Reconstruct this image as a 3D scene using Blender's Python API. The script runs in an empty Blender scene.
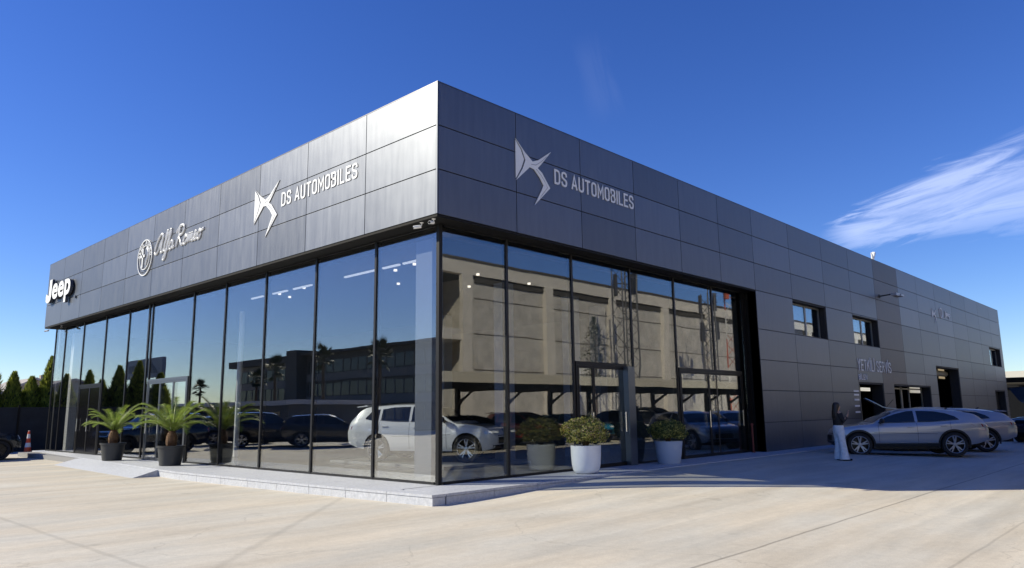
import bpy, bmesh, math, random
from math import sin, cos, pi, radians, exp, sqrt, atan2, hypot
from mathutils import Vector, Matrix, noise

random.seed(7)
sc = bpy.context.scene
C = sc.collection

# ------------------------------------------------------------------ materials
MATS = {}
def mat(name, col, rough=.6, metal=0., spec=.5, noise_amt=0., nscale=4., bump=0., bscale=30., coat=0., emit=None, estr=1., vary=None, vscale=(1,1,1)):
    if name in MATS: return MATS[name]
    m = bpy.data.materials.new(name); m.use_nodes = True
    nt = m.node_tree; b = nt.nodes['Principled BSDF']
    b.inputs['Base Color'].default_value = (*col, 1)
    b.inputs['Roughness'].default_value = rough
    b.inputs['Metallic'].default_value = metal
    b.inputs['Specular IOR Level'].default_value = spec
    b.inputs['Coat Weight'].default_value = coat
    if emit:
        b.inputs['Emission Color'].default_value = (*emit, 1); b.inputs['Emission Strength'].default_value = estr
    tc = nt.nodes.new('ShaderNodeTexCoord')
    mp = nt.nodes.new('ShaderNodeMapping'); mp.inputs['Scale'].default_value = vscale
    nt.links.new(tc.outputs['Object'], mp.inputs['Vector'])
    if noise_amt > 0:
        n = nt.nodes.new('ShaderNodeTexNoise'); n.inputs['Scale'].default_value = nscale; n.inputs['Detail'].default_value = 6
        nt.links.new(mp.outputs['Vector'], n.inputs['Vector'])
        r = nt.nodes.new('ShaderNodeMapRange')
        r.inputs['From Min'].default_value = .3; r.inputs['From Max'].default_value = .7
        r.inputs['To Min'].default_value = 1 - noise_amt; r.inputs['To Max'].default_value = 1 + noise_amt
        nt.links.new(n.outputs['Fac'], r.inputs['Value'])
        mx = nt.nodes.new('ShaderNodeVectorMath'); mx.operation = 'SCALE'
        if vary:
            mc = nt.nodes.new('ShaderNodeMixRGB'); mc.inputs[1].default_value = (*col, 1); mc.inputs[2].default_value = (*vary, 1)
            n2 = nt.nodes.new('ShaderNodeTexNoise'); n2.inputs['Scale'].default_value = nscale * 2.3
            nt.links.new(mp.outputs['Vector'], n2.inputs['Vector'])
            r2 = nt.nodes.new('ShaderNodeMapRange'); r2.inputs['From Min'].default_value = .4; r2.inputs['From Max'].default_value = .6
            nt.links.new(n2.outputs['Fac'], r2.inputs['Value']); nt.links.new(r2.outputs[0], mc.inputs[0])
            nt.links.new(mc.outputs[0], mx.inputs[0])
        else:
            mx.inputs[0].default_value = col
        nt.links.new(r.outputs[0], mx.inputs['Scale'])
        nt.links.new(mx.outputs[0], b.inputs['Base Color'])
    if bump > 0:
        n3 = nt.nodes.new('ShaderNodeTexNoise'); n3.inputs['Scale'].default_value = bscale; n3.inputs['Detail'].default_value = 5
        nt.links.new(mp.outputs['Vector'], n3.inputs['Vector'])
        bp = nt.nodes.new('ShaderNodeBump'); bp.inputs['Strength'].default_value = bump; bp.inputs['Distance'].default_value = .02
        nt.links.new(n3.outputs['Fac'], bp.inputs['Height']); nt.links.new(bp.outputs[0], b.inputs['Normal'])
    MATS[name] = m
    return m

def glass_mat(name, tint=(.86, .9, .9), r0=.13, power=5., rcol=(1, 1, 1), rough=0.0):
    m = bpy.data.materials.new(name); m.use_nodes = True
    nt = m.node_tree; nt.nodes.clear()
    out = nt.nodes.new('ShaderNodeOutputMaterial')
    tr = nt.nodes.new('ShaderNodeBsdfTransparent'); tr.inputs[0].default_value = (*tint, 1)
    gl = nt.nodes.new('ShaderNodeBsdfGlossy'); gl.inputs['Color'].default_value = (*rcol, 1); gl.inputs['Roughness'].default_value = rough
    lw = nt.nodes.new('ShaderNodeLayerWeight'); lw.inputs['Blend'].default_value = .5
    pw = nt.nodes.new('ShaderNodeMath'); pw.operation = 'POWER'; pw.inputs[1].default_value = power
    nt.links.new(lw.outputs['Facing'], pw.inputs[0])
    mr = nt.nodes.new('ShaderNodeMapRange'); mr.inputs['To Min'].default_value = r0; mr.inputs['To Max'].default_value = 1
    nt.links.new(pw.outputs[0], mr.inputs['Value'])
    mx = nt.nodes.new('ShaderNodeMixShader')
    tcg = nt.nodes.new('ShaderNodeTexCoord'); ng = nt.nodes.new('ShaderNodeTexNoise'); ng.inputs['Scale'].default_value = .7; ng.inputs['Detail'].default_value = 1
    nt.links.new(tcg.outputs['Object'], ng.inputs['Vector'])
    bg_ = nt.nodes.new('ShaderNodeBump'); bg_.inputs['Strength'].default_value = .15; bg_.inputs['Distance'].default_value = .012
    nt.links.new(ng.outputs['Fac'], bg_.inputs['Height']); nt.links.new(bg_.outputs[0], gl.inputs['Normal'])
    nt.links.new(mr.outputs[0], mx.inputs[0]); nt.links.new(tr.outputs[0], mx.inputs[1]); nt.links.new(gl.outputs[0], mx.inputs[2])
    nt.links.new(mx.outputs[0], out.inputs[0])
    return m

def clad_mat(name, col, rough=.45, metal=.92, streak=.10):
    """brushed, coated aluminium panels: vertical streaks and weathering; tone differs panel by panel (face attribute)"""
    m = bpy.data.materials.new(name); m.use_nodes = True
    nt = m.node_tree; b = nt.nodes['Principled BSDF']
    b.inputs['Metallic'].default_value = metal; b.inputs['Roughness'].default_value = rough
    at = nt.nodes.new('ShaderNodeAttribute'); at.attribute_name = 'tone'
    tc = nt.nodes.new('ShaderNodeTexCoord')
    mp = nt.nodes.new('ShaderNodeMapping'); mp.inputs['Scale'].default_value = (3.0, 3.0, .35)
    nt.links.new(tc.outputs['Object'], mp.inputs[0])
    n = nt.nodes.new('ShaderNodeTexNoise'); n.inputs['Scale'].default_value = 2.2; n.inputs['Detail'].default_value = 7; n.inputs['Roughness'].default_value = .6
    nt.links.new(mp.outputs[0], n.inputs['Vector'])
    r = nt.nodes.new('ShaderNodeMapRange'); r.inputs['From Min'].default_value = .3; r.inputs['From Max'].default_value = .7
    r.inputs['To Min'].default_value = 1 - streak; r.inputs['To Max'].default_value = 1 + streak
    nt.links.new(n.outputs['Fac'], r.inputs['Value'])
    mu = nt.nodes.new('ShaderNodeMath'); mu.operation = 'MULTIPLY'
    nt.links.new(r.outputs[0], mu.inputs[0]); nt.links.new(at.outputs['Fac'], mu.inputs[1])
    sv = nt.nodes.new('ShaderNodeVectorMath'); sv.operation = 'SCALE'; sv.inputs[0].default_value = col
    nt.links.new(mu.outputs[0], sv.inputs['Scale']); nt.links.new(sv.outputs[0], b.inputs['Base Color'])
    r3 = nt.nodes.new('ShaderNodeMapRange'); r3.inputs['To Min'].default_value = rough - .06; r3.inputs['To Max'].default_value = rough + .08
    nt.links.new(n.outputs['Fac'], r3.inputs['Value']); nt.links.new(r3.outputs[0], b.inputs['Roughness'])
    n2 = nt.nodes.new('ShaderNodeTexNoise'); n2.inputs['Scale'].default_value = .9
    nt.links.new(tc.outputs['Object'], n2.inputs['Vector'])
    bp = nt.nodes.new('ShaderNodeBump'); bp.inputs['Strength'].default_value = .12; bp.inputs['Distance'].default_value = .05
    nt.links.new(n2.outputs['Fac'], bp.inputs['Height']); nt.links.new(bp.outputs[0], b.inputs['Normal'])
    return m

# ------------------------------------------------------------------ mesh helpers
class MB:
    def __init__(s): s.v = []; s.f = []; s.mi = []; s.tone = []
    def face(s, pts, mi=0, tone=1.):
        i = len(s.v); s.v += [tuple(p) for p in pts]; s.f.append(tuple(range(i, i + len(pts)))); s.mi.append(mi); s.tone.append(tone)
    def box(s, x0, y0, z0, x1, y1, z1, mi=0, tone=1.):
        i = len(s.v)
        s.v += [(x0,y0,z0),(x1,y0,z0),(x1,y1,z0),(x0,y1,z0),(x0,y0,z1),(x1,y0,z1),(x1,y1,z1),(x0,y1,z1)]
        for q in ((0,3,2,1),(4,5,6,7),(0,1,5,4),(1,2,6,5),(2,3,7,6),(3,0,4,7)):
            s.f.append(tuple(i + k for k in q)); s.mi.append(mi); s.tone.append(tone)
    def tube(s, pts, rad, n=6, mi=0, cap=True):
        pts = [Vector(p) for p in pts]
        rads = rad if isinstance(rad, (list, tuple)) else [rad] * len(pts)
        rings = []
        up = Vector((0, 0, 1))
        for k, p in enumerate(pts):
            d = (pts[min(k + 1, len(pts) - 1)] - pts[max(k - 1, 0)])
            if d.length < 1e-9: d = Vector((0, 0, 1))
            d.normalize()
            a = d.cross(up)
            if a.length < .05: a = d.cross(Vector((1, 0, 0)))
            a.normalize(); b = d.cross(a)
            base = len(s.v)
            for j in range(n):
                t = 2 * pi * j / n
                s.v.append(tuple(p + (a * cos(t) + b * sin(t)) * rads[k]))
            rings.append(base)
        for k in range(len(pts) - 1):
            for j in range(n):
                s.f.append((rings[k] + j, rings[k] + (j + 1) % n, rings[k + 1] + (j + 1) % n, rings[k + 1] + j)); s.mi.append(mi); s.tone.append(1)
        if cap:
            s.f.append(tuple(rings[0] + j for j in range(n))[::-1]); s.mi.append(mi); s.tone.append(1)
            s.f.append(tuple(rings[-1] + j for j in range(n))); s.mi.append(mi); s.tone.append(1)
    def lathe(s, prof, n=24, c=(0, 0, 0), axis='z', mi=0, caps=True):
        rings = []
        for (r, h) in prof:
            base = len(s.v)
            for j in range(n):
                t = 2 * pi * j / n
                a, b = r * cos(t), r * sin(t)
                if axis == 'z': p = (c[0] + a, c[1] + b, c[2] + h)
                elif axis == 'y': p = (c[0] + a, c[1] + h, c[2] + b)
                else: p = (c[0] + h, c[1] + a, c[2] + b)
                s.v.append(p)
            rings.append(base)
        for k in range(len(prof) - 1):
            for j in range(n):
                s.f.append((rings[k] + j, rings[k] + (j + 1) % n, rings[k + 1] + (j + 1) % n, rings[k + 1] + j)); s.mi.append(mi); s.tone.append(1)
        for k, rr in ((0, prof[0][0]), (-1, prof[-1][0])):
            if rr > 1e-4 and caps:
                s.f.append(tuple(rings[k] + j for j in range(n))); s.mi.append(mi); s.tone.append(1)
    def prism(s, poly, f0, f1, mi=0):
        """poly: 2-D outline; f0/f1 map (a,b)->3-D for the two faces"""
        n = len(poly); i = len(s.v)
        s.v += [tuple(f0(*p)) for p in poly] + [tuple(f1(*p)) for p in poly]
        s.f.append(tuple(i + k for k in range(n))[::-1]); s.f.append(tuple(i + n + k for k in range(n)))
        s.mi += [mi, mi]; s.tone += [1, 1]
        for k in range(n):
            s.f.append((i + k, i + (k + 1) % n, i + n + (k + 1) % n, i + n + k)); s.mi.append(mi); s.tone.append(1)
    def build(s, name, mats, parent=None, smooth=False, bevel=0, fixn=True, autos=None):
        me = bpy.data.meshes.new(name); me.from_pydata(s.v, [], s.f); me.update()
        for m in (mats if isinstance(mats, (list, tuple)) else [mats]): me.materials.append(m)
        me.polygons.foreach_set('material_index', s.mi)
        if any(t != 1 for t in s.tone):
            a = me.attributes.new('tone', 'FLOAT', 'FACE'); a.data.foreach_set('value', s.tone)
        if fixn and len(s.f) < 60000:
            bm = bmesh.new(); bm.from_mesh(me)
            bmesh.ops.recalc_face_normals(bm, faces=bm.faces[:]); bm.to_mesh(me); bm.free()
        if smooth:
            me.polygons.foreach_set('use_smooth', [True] * len(me.polygons))
            if autos: me.set_sharp_from_angle(angle=radians(autos))
        o = bpy.data.objects.new(name, me); C.objects.link(o)
        if parent: o.parent = parent
        if bevel:
            md = o.modifiers.new('b', 'BEVEL'); md.width = bevel; md.segments = 2; md.limit_method = 'ANGLE'
        return o

def thing(name, label, cat, loc=(0, 0, 0), rz=0, group=None):
    o = bpy.data.objects.new(name, None); C.objects.link(o)
    o.empty_display_size = .2
    o.location = loc; o.rotation_euler = (0, 0, rz); tag(o, label, cat, group); return o
def tag(o, label, cat, group=None):
    o['label'] = label; o['category'] = cat
    if group: o['group'] = group
    return o
def struct(o): o['kind'] = 'structure'; return o
def copy_tree(o, parent=None):
    c = o.copy(); C.objects.link(c)
    if parent: c.parent = parent
    for ch in list(o.children): copy_tree(ch, c)
    return c
def dup(o, loc, rz, label, group=None, scale=None):
    c = copy_tree(o); c.location = loc; c.rotation_euler = (0, 0, rz); c['label'] = label
    if group: c['group'] = group
    if scale: c.scale = scale if isinstance(scale, tuple) else (scale,) * 3
    return c

def sstep(a, b, x):
    t = min(1, max(0, (x - a) / (b - a))); return t * t * (3 - 2 * t)
def gz(x, y):      # the yard is poured with a gentle rise towards the service doors
    return -.189 + (.17 - .09 * sstep(14, 18, x)) * sstep(-1, 6, x) * exp(-(max(0, -y - .8) / 3.5) ** 2) * (1 if y < .5 else max(0, 1 - (y - .5) / 3))

# ------------------------------------------------------------------ common materials
M_black = mat('black_metal', (.006, .006, .007), .45, .0, .25)
M_frame = mat('dark_frame', (.010, .010, .012), .4, .0, .3)
M_white = mat('white_paint', (.8, .8, .79), .45)
M_letter = mat('letter_white', (.66, .67, .69), .5, .0)
M_letter_side = mat('letter_side', (.05, .06, .09), .5)
M_leaf_palm = mat('palm_leaf', (.15, .24, .03), .42, noise_amt=.35, nscale=6, vary=(.27, .33, .07))
M_trunk = mat('palm_trunk', (.13, .07, .035), .9, noise_amt=.4, nscale=30, bump=.6)
M_pot_black = mat('black_plastic', (.03, .032, .035), .5)
M_soil = mat('soil', (.05, .035, .02), .95, noise_amt=.4, nscale=40)
M_pot_white = mat('glazed_white', (.78, .80, .84), .35, coat=.3, noise_amt=.05, nscale=5)
M_tyre = mat('tyre_rubber', (.015, .015, .016), .8)
M_rim = mat('alloy', (.55, .55, .57), .25, .9)
M_rim_grey = mat('rim_grey', (.33, .36, .42), .35, .6)
M_rim_dark = mat('dark_alloy', (.03, .03, .032), .35, .8)
M_carglass = mat('car_glass', (.008, .01, .012), .04, .0, spec=.8)
M_plastic = mat('black_trim', (.018, .018, .019), .55)
M_red = mat('tail_lens', (.28, .03, .03), .12, coat=1.)
M_lens = mat('head_lens', (.75, .78, .8), .1, .3)
M_chrome = mat('chrome', (.7, .7, .72), .12, 1.)

def leafy(m, amt=.45):
    nt = m.node_tree; b = nt.nodes['Principled BSDF']; out = nt.nodes['Material Output']
    t = nt.nodes.new('ShaderNodeBsdfTranslucent'); x = nt.nodes.new('ShaderNodeMixShader'); x.inputs[0].default_value = amt
    if b.inputs['Base Color'].is_linked: nt.links.new(b.inputs['Base Color'].links[0].from_socket, t.inputs[0])
    else: t.inputs[0].default_value = b.inputs['Base Color'].default_value
    nt.links.new(b.outputs[0], x.inputs[1]); nt.links.new(t.outputs[0], x.inputs[2]); nt.links.new(x.outputs[0], out.inputs[0])
leafy(M_leaf_palm, .4)
# ------------------------------------------------------------------ ground
def ground_mat():
    m = bpy.data.materials.new('concrete_yard'); m.use_nodes = True
    nt = m.node_tree; N = nt.nodes; L = nt.links; b = N['Principled BSDF']; b.inputs['Roughness'].default_value = .8
    b.inputs['Specular IOR Level'].default_value = .3
    tc = N.new('ShaderNodeTexCoord')
    def noise_(scale, detail=6, rough=.55, sc3=(1, 1, 1), rot=0, dist=0):
        mp = N.new('ShaderNodeMapping'); mp.inputs['Scale'].default_value = sc3; mp.inputs['Rotation'].default_value = (0, 0, rot)
        L.new(tc.outputs['Object'], mp.inputs[0])
        n = N.new('ShaderNodeTexNoise'); n.inputs['Scale'].default_value = scale; n.inputs['Detail'].default_value = detail; n.inputs['Roughness'].default_value = rough
        n.inputs['Distortion'].default_value = dist
        L.new(mp.outputs[0], n.inputs['Vector']); return n.outputs['Fac']
    def rng(v, a, b_, c, d):
        r = N.new('ShaderNodeMapRange'); r.inputs['From Min'].default_value = a; r.inputs['From Max'].default_value = b_
        r.inputs['To Min'].default_value = c; r.inputs['To Max'].default_value = d; L.new(v, r.inputs['Value']); return r.outputs[0]
    def mul(a, b_):
        m_ = N.new('ShaderNodeMath'); m_.operation = 'MULTIPLY'; L.new(a, m_.inputs[0])
        if isinstance(b_, float): m_.inputs[1].default_value = b_
        else: L.new(b_, m_.inputs[1])
        return m_.outputs[0]
    big = rng(noise_(.35, 5, .6), .35, .65, .94, 1.04)
    sweep = rng(noise_(.5, 7, .65, (.35, 3.2, 1), radians(-20), .4), .38, .66, 1.03, .88)   # trowel and tyre streaks
    sweep2 = rng(noise_(.8, 6, .6, (.3, 2.6, 1), radians(35), .3), .42, .7, 1.03, .90)
    fine = mul(rng(noise_(9, 8, .7), .3, .7, .93, 1.07), rng(noise_(70, 3, .6), .3, .7, .90, 1.10))
    spots = rng(noise_(2.4, 4, .5, (1, 1, 1), 0, .6), .66, .74, 1.0, .93)
    val = mul(mul(mul(mul(big, sweep), sweep2), fine), spots)
    vo = N.new('ShaderNodeTexVoronoi'); vo.feature = 'DISTANCE_TO_EDGE'; vo.inputs['Scale'].default_value = .16
    wv = N.new('ShaderNodeVectorMath'); wv.operation = 'ADD'; L.new(tc.outputs['Object'], wv.inputs[0])
    nw = N.new('ShaderNodeTexNoise'); nw.inputs['Scale'].default_value = .9; nw.inputs['Detail'].default_value = 5; L.new(tc.outputs['Object'], nw.inputs['Vector'])
    sw_ = N.new('ShaderNodeVectorMath'); sw_.operation = 'SCALE'; sw_.inputs['Scale'].default_value = 1.6; L.new(nw.outputs['Color'], sw_.inputs[0]); L.new(sw_.outputs[0], wv.inputs[1])
    L.new(wv.outputs[0], vo.inputs['Vector'])
    crack = rng(vo.outputs['Distance'], .0006, .0028, .84, 1.); cm = rng(noise_(.25, 3, .5), .48, .58, 0, 1)
    mxc = N.new('ShaderNodeMath'); mxc.operation = 'MAXIMUM'; L.new(crack, mxc.inputs[0]); L.new(cm, mxc.inputs[1])
    oil = rng(noise_(1.1, 3, .5, (1, 1, 1), 1.0, .2), .70, .76, 1.0, .80)
    val = mul(mul(val, mxc.outputs[0]), oil)
    # joints: straight saw cuts, given as  n.p = c  in yard coordinates
    sep = N.new('ShaderNodeSeparateXYZ'); L.new(tc.outputs['Object'], sep.inputs[0])
    wig = rng(noise_(1.3, 3, .5), 0, 1, -.03, .03)
    def joint(ax, c, w, lo=None, hi=None, dark=.55):
        a, o_ = (sep.outputs['X'], sep.outputs['Y']) if ax == 'x' else (sep.outputs['Y'], sep.outputs['X'])
        s1 = N.new('ShaderNodeMath'); s1.operation = 'SUBTRACT'; L.new(a, s1.inputs[0]); s1.inputs[1].default_value = c
        ad = N.new('ShaderNodeMath'); ad.operation = 'ADD'; L.new(s1.outputs[0], ad.inputs[0]); L.new(wig, ad.inputs[1])
        ab = N.new('ShaderNodeMath'); ab.operation = 'ABSOLUTE'; L.new(ad.outputs[0], ab.inputs[0])
        d = rng(ab.outputs[0], w * .4, w, dark, 1.)
        return d
    for (ax, c, w, dk) in (('y', -6.72, .03, .6), ('x', -6.03, .05, .86), ('y', -8.66, .025, .8), ('y', -14.5, .03, .6), ('x', -14.5, .03, .6), ('y', 8.0, .03, .82), ('x', 18.5, .03, .6)):
        val = mul(val, joint(ax, c, w, dark=dk))
    # one soft darker line runs askew from the terrace corner
    nx, ny = 4.561 / 6.497, -4.628 / 6.497
    dx = N.new('ShaderNodeVectorMath'); dx.operation = 'DOT_PRODUCT'; L.new(tc.outputs['Object'], dx.inputs[0]); dx.inputs[1].default_value = (nx, ny, 0)
    s1 = N.new('ShaderNodeMath'); s1.operation = 'SUBTRACT'; L.new(dx.outputs['Value'], s1.inputs[0]); s1.inputs[1].default_value = -.611 * nx + 1.979 * ny
    ab = N.new('ShaderNodeMath'); ab.operation = 'ABSOLUTE'; L.new(s1.outputs[0], ab.inputs[0])
    val = mul(val, rng(ab.outputs[0], .02, .09, .86, 1.))
    col = N.new('ShaderNodeMixRGB'); col.inputs[1].default_value = (.57, .51, .42, 1); col.inputs[2].default_value = (.55, .52, .46, 1)
    L.new(rng(noise_(.6, 5, .6, (.5, 1.5, 1), .3), .38, .62, 0, 1), col.inputs[0])
    sv = N.new('ShaderNodeVectorMath'); sv.operation = 'SCALE'; L.new(col.outputs[0], sv.inputs[0]); L.new(val, sv.inputs['Scale'])
    L.new(sv.outputs[0], b.inputs['Base Color'])
    bp = N.new('ShaderNodeBump'); bp.inputs['Strength'].default_value = .35; bp.inputs['Distance'].default_value = .01
    L.new(noise_(25, 6, .7), bp.inputs['Height']); L.new(bp.outputs[0], b.inputs['Normal'])
    return m
M_ground = ground_mat()
g = MB()
xs = [-600, -200, -80, -40] + [-20 + i for i in range(61)] + [50, 80, 150, 300, 700]
ys = [-600, -200, -80, -40] + [-20 + i * .8 for i in range(30)] + [5, 8, 12, 20, 30, 40, 80, 160, 300, 700]
idx = {}
for i, x in enumerate(xs):
    for j, y in enumerate(ys):
        idx[i, j] = len(g.v); g.v.append((x, y, gz(x, y)))
for i in range(len(xs) - 1):
    for j in range(len(ys) - 1):
        g.f.append((idx[i, j], idx[i + 1, j], idx[i + 1, j + 1], idx[i, j + 1])); g.mi.append(0); g.tone.append(1)
struct(g.build('ground', M_ground, smooth=True))

# terrace of pale stone slabs round the showroom, with the entrance ramp
M_stone = mat('terrace_stone', (.40, .42, .47), .6, noise_amt=.12, nscale=14, vary=(.46, .47, .51), bump=.2, bscale=60)
M_joint = mat('stone_joint', (.22, .22, .23), .9)
def edge_x(y):
    P = [(-.8, -.78), (3, -1.0), (8.7, -1.2), (11, -1.05), (19, -.45), (26.6, .1), (28, .15)]
    for (a, b), (c, d) in zip(P, P[1:]):
        if y <= c: return b + (d - b) * (y - a) / (c - a)
    return P[-1][1]
t = MB()
yl = [-.8 + 1.2 * k for k in range(24)]
for k in range(23):
    y0, y1 = yl[k], yl[k + 1] - .012
    xa, xb = edge_x(y0), edge_x(y1)
    for (u0, u1) in ((0, .33), (.342, 1.6)):
        pts = [(xa + u0 if u0 else xa, y0), (max(xa + u1, .44) if u1 > 1 else xa + u1, y0), (max(xb + u1, .44) if u1 > 1 else xb + u1, y1), (xb + u0 if u0 else xb, y1)]
        if u1 > 1 and k == 0: continue
        t.prism(pts, lambda a, b: (a, b, -.045), lambda a, b: (a, b, 0))
    t.prism([(xa + .012, y0), (xa + .3, y0), (xb + .3, y1), (xb + .012, y1)], lambda a, b: (a, b, -.35), lambda a, b: (a, b, -.052))
k = 0
x = edge_x(-.8) + .342
while x < 20:
    w = 1.2
    t.box(x, -.8, -.045, x + w - .012, -.47, 0)
    t.box(x, -.458, -.045, x + w - .012, .45, 0)
    t.box(x, -.79, -.35, x + w - .012, -.4, -.052)
    x += w
t.box(.2, -.3, -.045, .44, .4, -.001)
o = struct(t.build('pavement', M_stone))
t = MB(); t.box(-.6, -.7, -.3, .5, 26, -.02); t.box(-.6, -.7, -.3, 19, .5, -.021)
struct(t.build('pavement_bed', M_joint))
t = MB()
rp = [(-1.06, 10.3, -.004), (-1.02, 11.2, -.004), (-.5, 18.2, -.004)]
A = (-1.07, 10.06, -.003); B = (-.47, 18.6, -.003); D = (-1.75, 10.06, -.187); E_ = (-1.36, 18.2, -.187)
A0 = (A[0], A[1], -.3); B0 = (B[0], B[1], -.3); D0 = (D[0], D[1], -.3); E0 = (E_[0], E_[1], -.3)
for q in ((A, D, E_, B), (A, A0, D0, D), (B, E_, E0, B0), (D, D0, E0, E_), (A, B, B0, A0)): t.face(q)
struct(t.build('pavement_ramp', M_stone))

# ------------------------------------------------------------------ showroom
T, Bz, DD, YL, XR = 8.10, 5.298, .458, 26.28, 53.15
M_clad = clad_mat('facade_panels', (.128, .136, .158))
M_clad_b = clad_mat('facade_panels_brown', (.110, .102, .106), rough=.5)
M_back = mat('facade_backing', (.012, .012, .014), .8)
M_soff = mat('soffit', (.006, .0055, .0055), .7, 0, .2)
bld = thing('showroom_building', 'dark metal clad car showroom with glass walls on two sides', 'building')

def cut(rects, hole):
    out = []
    hx0, hx1, hz0, hz1 = hole
    for (a0, a1, b0, b1, e) in rects:
        if hx0 >= a1 - 1e-6 or hx1 <= a0 + 1e-6 or hz0 >= b1 - 1e-6 or hz1 <= b0 + 1e-6:
            out.append((a0, a1, b0, b1, e)); continue
        if hx0 > a0: out.append((a0, hx0, b0, b1, e))
        if hx1 < a1: out.append((hx1, a1, b0, b1, e))
        m0, m1 = max(a0, hx0), min(a1, hx1)
        if hz0 > b0: out.append((m0, m1, b0, hz0, e))
        if hz1 < b1: out.append((m0, m1, hz1, b1, e))
    return out
def panels(mb, us, zs, holes, plane, tone_fn, th=.03, gap=.009, mif=None):
    rnd = random.Random(5)
    for i in range(len(us) - 1):
        for j in range(len(zs) - 1):
            tn = tone_fn(i, j) * rnd.uniform(.89, 1.11)
            rects = [(us[i] + gap, us[i + 1] - gap, zs[j] + gap, zs[j + 1] - gap, 0)]
            for h in holes: rects = cut(rects, h)
            mi = mif(us[i]) if mif else 0
            for (a0, a1, b0, b1, e) in rects:
                if a1 - a0 < .02 or b1 - b0 < .02: continue
                if plane == 'left': mb.box(0, a0, b0, th, a1, b1, mi, tn)
                else: mb.box(a0, 0, b0, a1, th, b1, mi, tn)
rows = [Bz, 6.232, 7.166, T]
jl = [.031, 2.45, 4.91, 7.31, 9.67, 12.08, 14.5, 16.9, 19.3, 21.7, 24.1, YL]
p = MB(); panels(p, jl, rows, [], 'left', lambda i, j: 1)
p.box(.0, 0.0, Bz + .009, .03, .038, T - .009, 0, 1.)
p.build('sunny_facade_cladding', [M_clad, M_clad_b], bld, bevel=.004)
jr = [0.031, 2.33, 4.67, 7.0, 9.33, 11.67, 14.03, 17.0, 20.15, 23.1, 26.3, 29.8, 33.0, 36.4, 39.9, 43.3, 46.7, 50.0, XR]
OPEN = [(17.0, 20.13, 4.0, 5.27), (23.1, 26.3, 4.0, 5.25), (48.85, 52.3, 4.0, 5.25),
        (23.15, 26.25, -1, 2.42), (27.77, 33.78, -1, 2.41), (35.2, 40.0, -1, 3.52), (49.1, 52.3, -1, 2.37)]
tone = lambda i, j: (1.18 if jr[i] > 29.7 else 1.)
mif = lambda u: 1 if abs(u - 26.3) < .1 else 0
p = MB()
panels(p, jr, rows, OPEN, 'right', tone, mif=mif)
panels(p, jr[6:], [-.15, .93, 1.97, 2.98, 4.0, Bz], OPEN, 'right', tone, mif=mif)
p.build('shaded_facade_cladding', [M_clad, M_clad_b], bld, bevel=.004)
# backing walls (behind the open joints), cut round the openings
p = MB()
p.box(.034, .034, Bz, .3, YL, T - .004)
bays = [(.3, XR, .034, .3)]
rects = [(.3, XR, Bz, T - .004, 0)]
for h in OPEN: rects = cut(rects, h)
for (a0, a1, b0, b1, e) in rects: p.box(a0, .034, b0, a1, .3, b1)
rects = [(14.03, XR, -.3, Bz, 0)]
for h in OPEN: rects = cut(rects, h)
for (a0, a1, b0, b1, e) in rects: p.box(a0, .034, b0, a1, .3, b1)
p.box(.62, YL - .14, -.2, XR, YL, T - .01)          # rear wall
p.box(XR - .25, .3, -.2, XR, YL - .25, T - .01)    # far end wall
p.build('wall', M_back, bld)
p = MB(); p.box(.3, .3, T - .6, XR - .25, YL - .25, T - .45); p.build('roof', mat('roof_membrane', (.3, .3, .3), .9), bld)
p = MB(); p.box(.0, .0, T - .006, .3, YL, T + .018); p.box(.3, .0, T - .006, XR, .3, T + .018)
p.build('parapet_cap', mat('cap', (.1, .1, .11), .4, .7), bld)
# black soffit and recess
p = MB()
p.box(.012, .012, Bz - .05, .62, YL - .01, Bz - .003)
p.box(.62, .012, Bz - .05, 14.02, .62, Bz - .003)
p.box(14.03, .004, -.15, 14.12, .62, Bz - .003)
p.box(13.83, .40, -.02, 14.03, .62, Bz - .05)
p.box(.0, YL - .02, 0, .3, YL + .1, Bz - .003) if False else None
p.build('soffit', M_soff, bld)

# glazing
M_gl = glass_mat('solar_glass', (.88, .90, .92), .135)
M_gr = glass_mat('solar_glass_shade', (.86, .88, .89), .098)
YB = [DD, 2.606, 5.074, 7.564, 9.9, 12.06, 15.31, 17.43, 19.81, 22.38, 24.74, 26.12]
XB = [DD, 2.44, 4.76, 7.29, 9.53, 11.79, 13.83]
ZT = Bz - .05
for a, b in zip(YB, YB[1:]):
    q = MB(); q.box(DD - .006, a + .02, .05, DD + .006, b - .02, ZT - .03); q.build('window_pane', M_gl, bld)
for a, b in zip(XB, XB[1:]):
    q = MB(); q.box(a + .02, DD - .006, .05, b - .02, DD + .006, ZT - .03); q.build('window_pane', M_gr, bld)
for k, y in enumerate(YB):
    if k == 0: continue
    w = .034
    q = MB(); q.box(DD - .03, y - w, .0, DD + .1, y + w, ZT)
    q.build('window_mullion', M_frame, bld)
q = MB(); q.box(DD - .03, 15.56, .0, DD + .1, 15.66, ZT); q.build('window_mullion', M_frame, bld)
for x in XB[1:-1]:
    q = MB(); q.box(x - .034, DD - .03, .0, x + .034, DD + .1, ZT); q.build('window_mullion', M_frame, bld)
q = MB(); q.box(DD - .03, DD - .03, .0, DD + .06, DD + .06, ZT); q.build('corner_post', M_black, bld)
q = MB(); q.box(DD - .02, DD + .12, .0, DD + .05, 26.12, .05); q.box(DD - .02, DD + .12, ZT - .03, DD + .05, 26.12, ZT)
q.box(DD + .12, DD - .02, .0, 13.83, DD + .05, .05); q.box(DD + .12, DD - .02, ZT - .03, 13.83, DD + .05, ZT)
q.build('window_rail', M_frame, bld)

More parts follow.
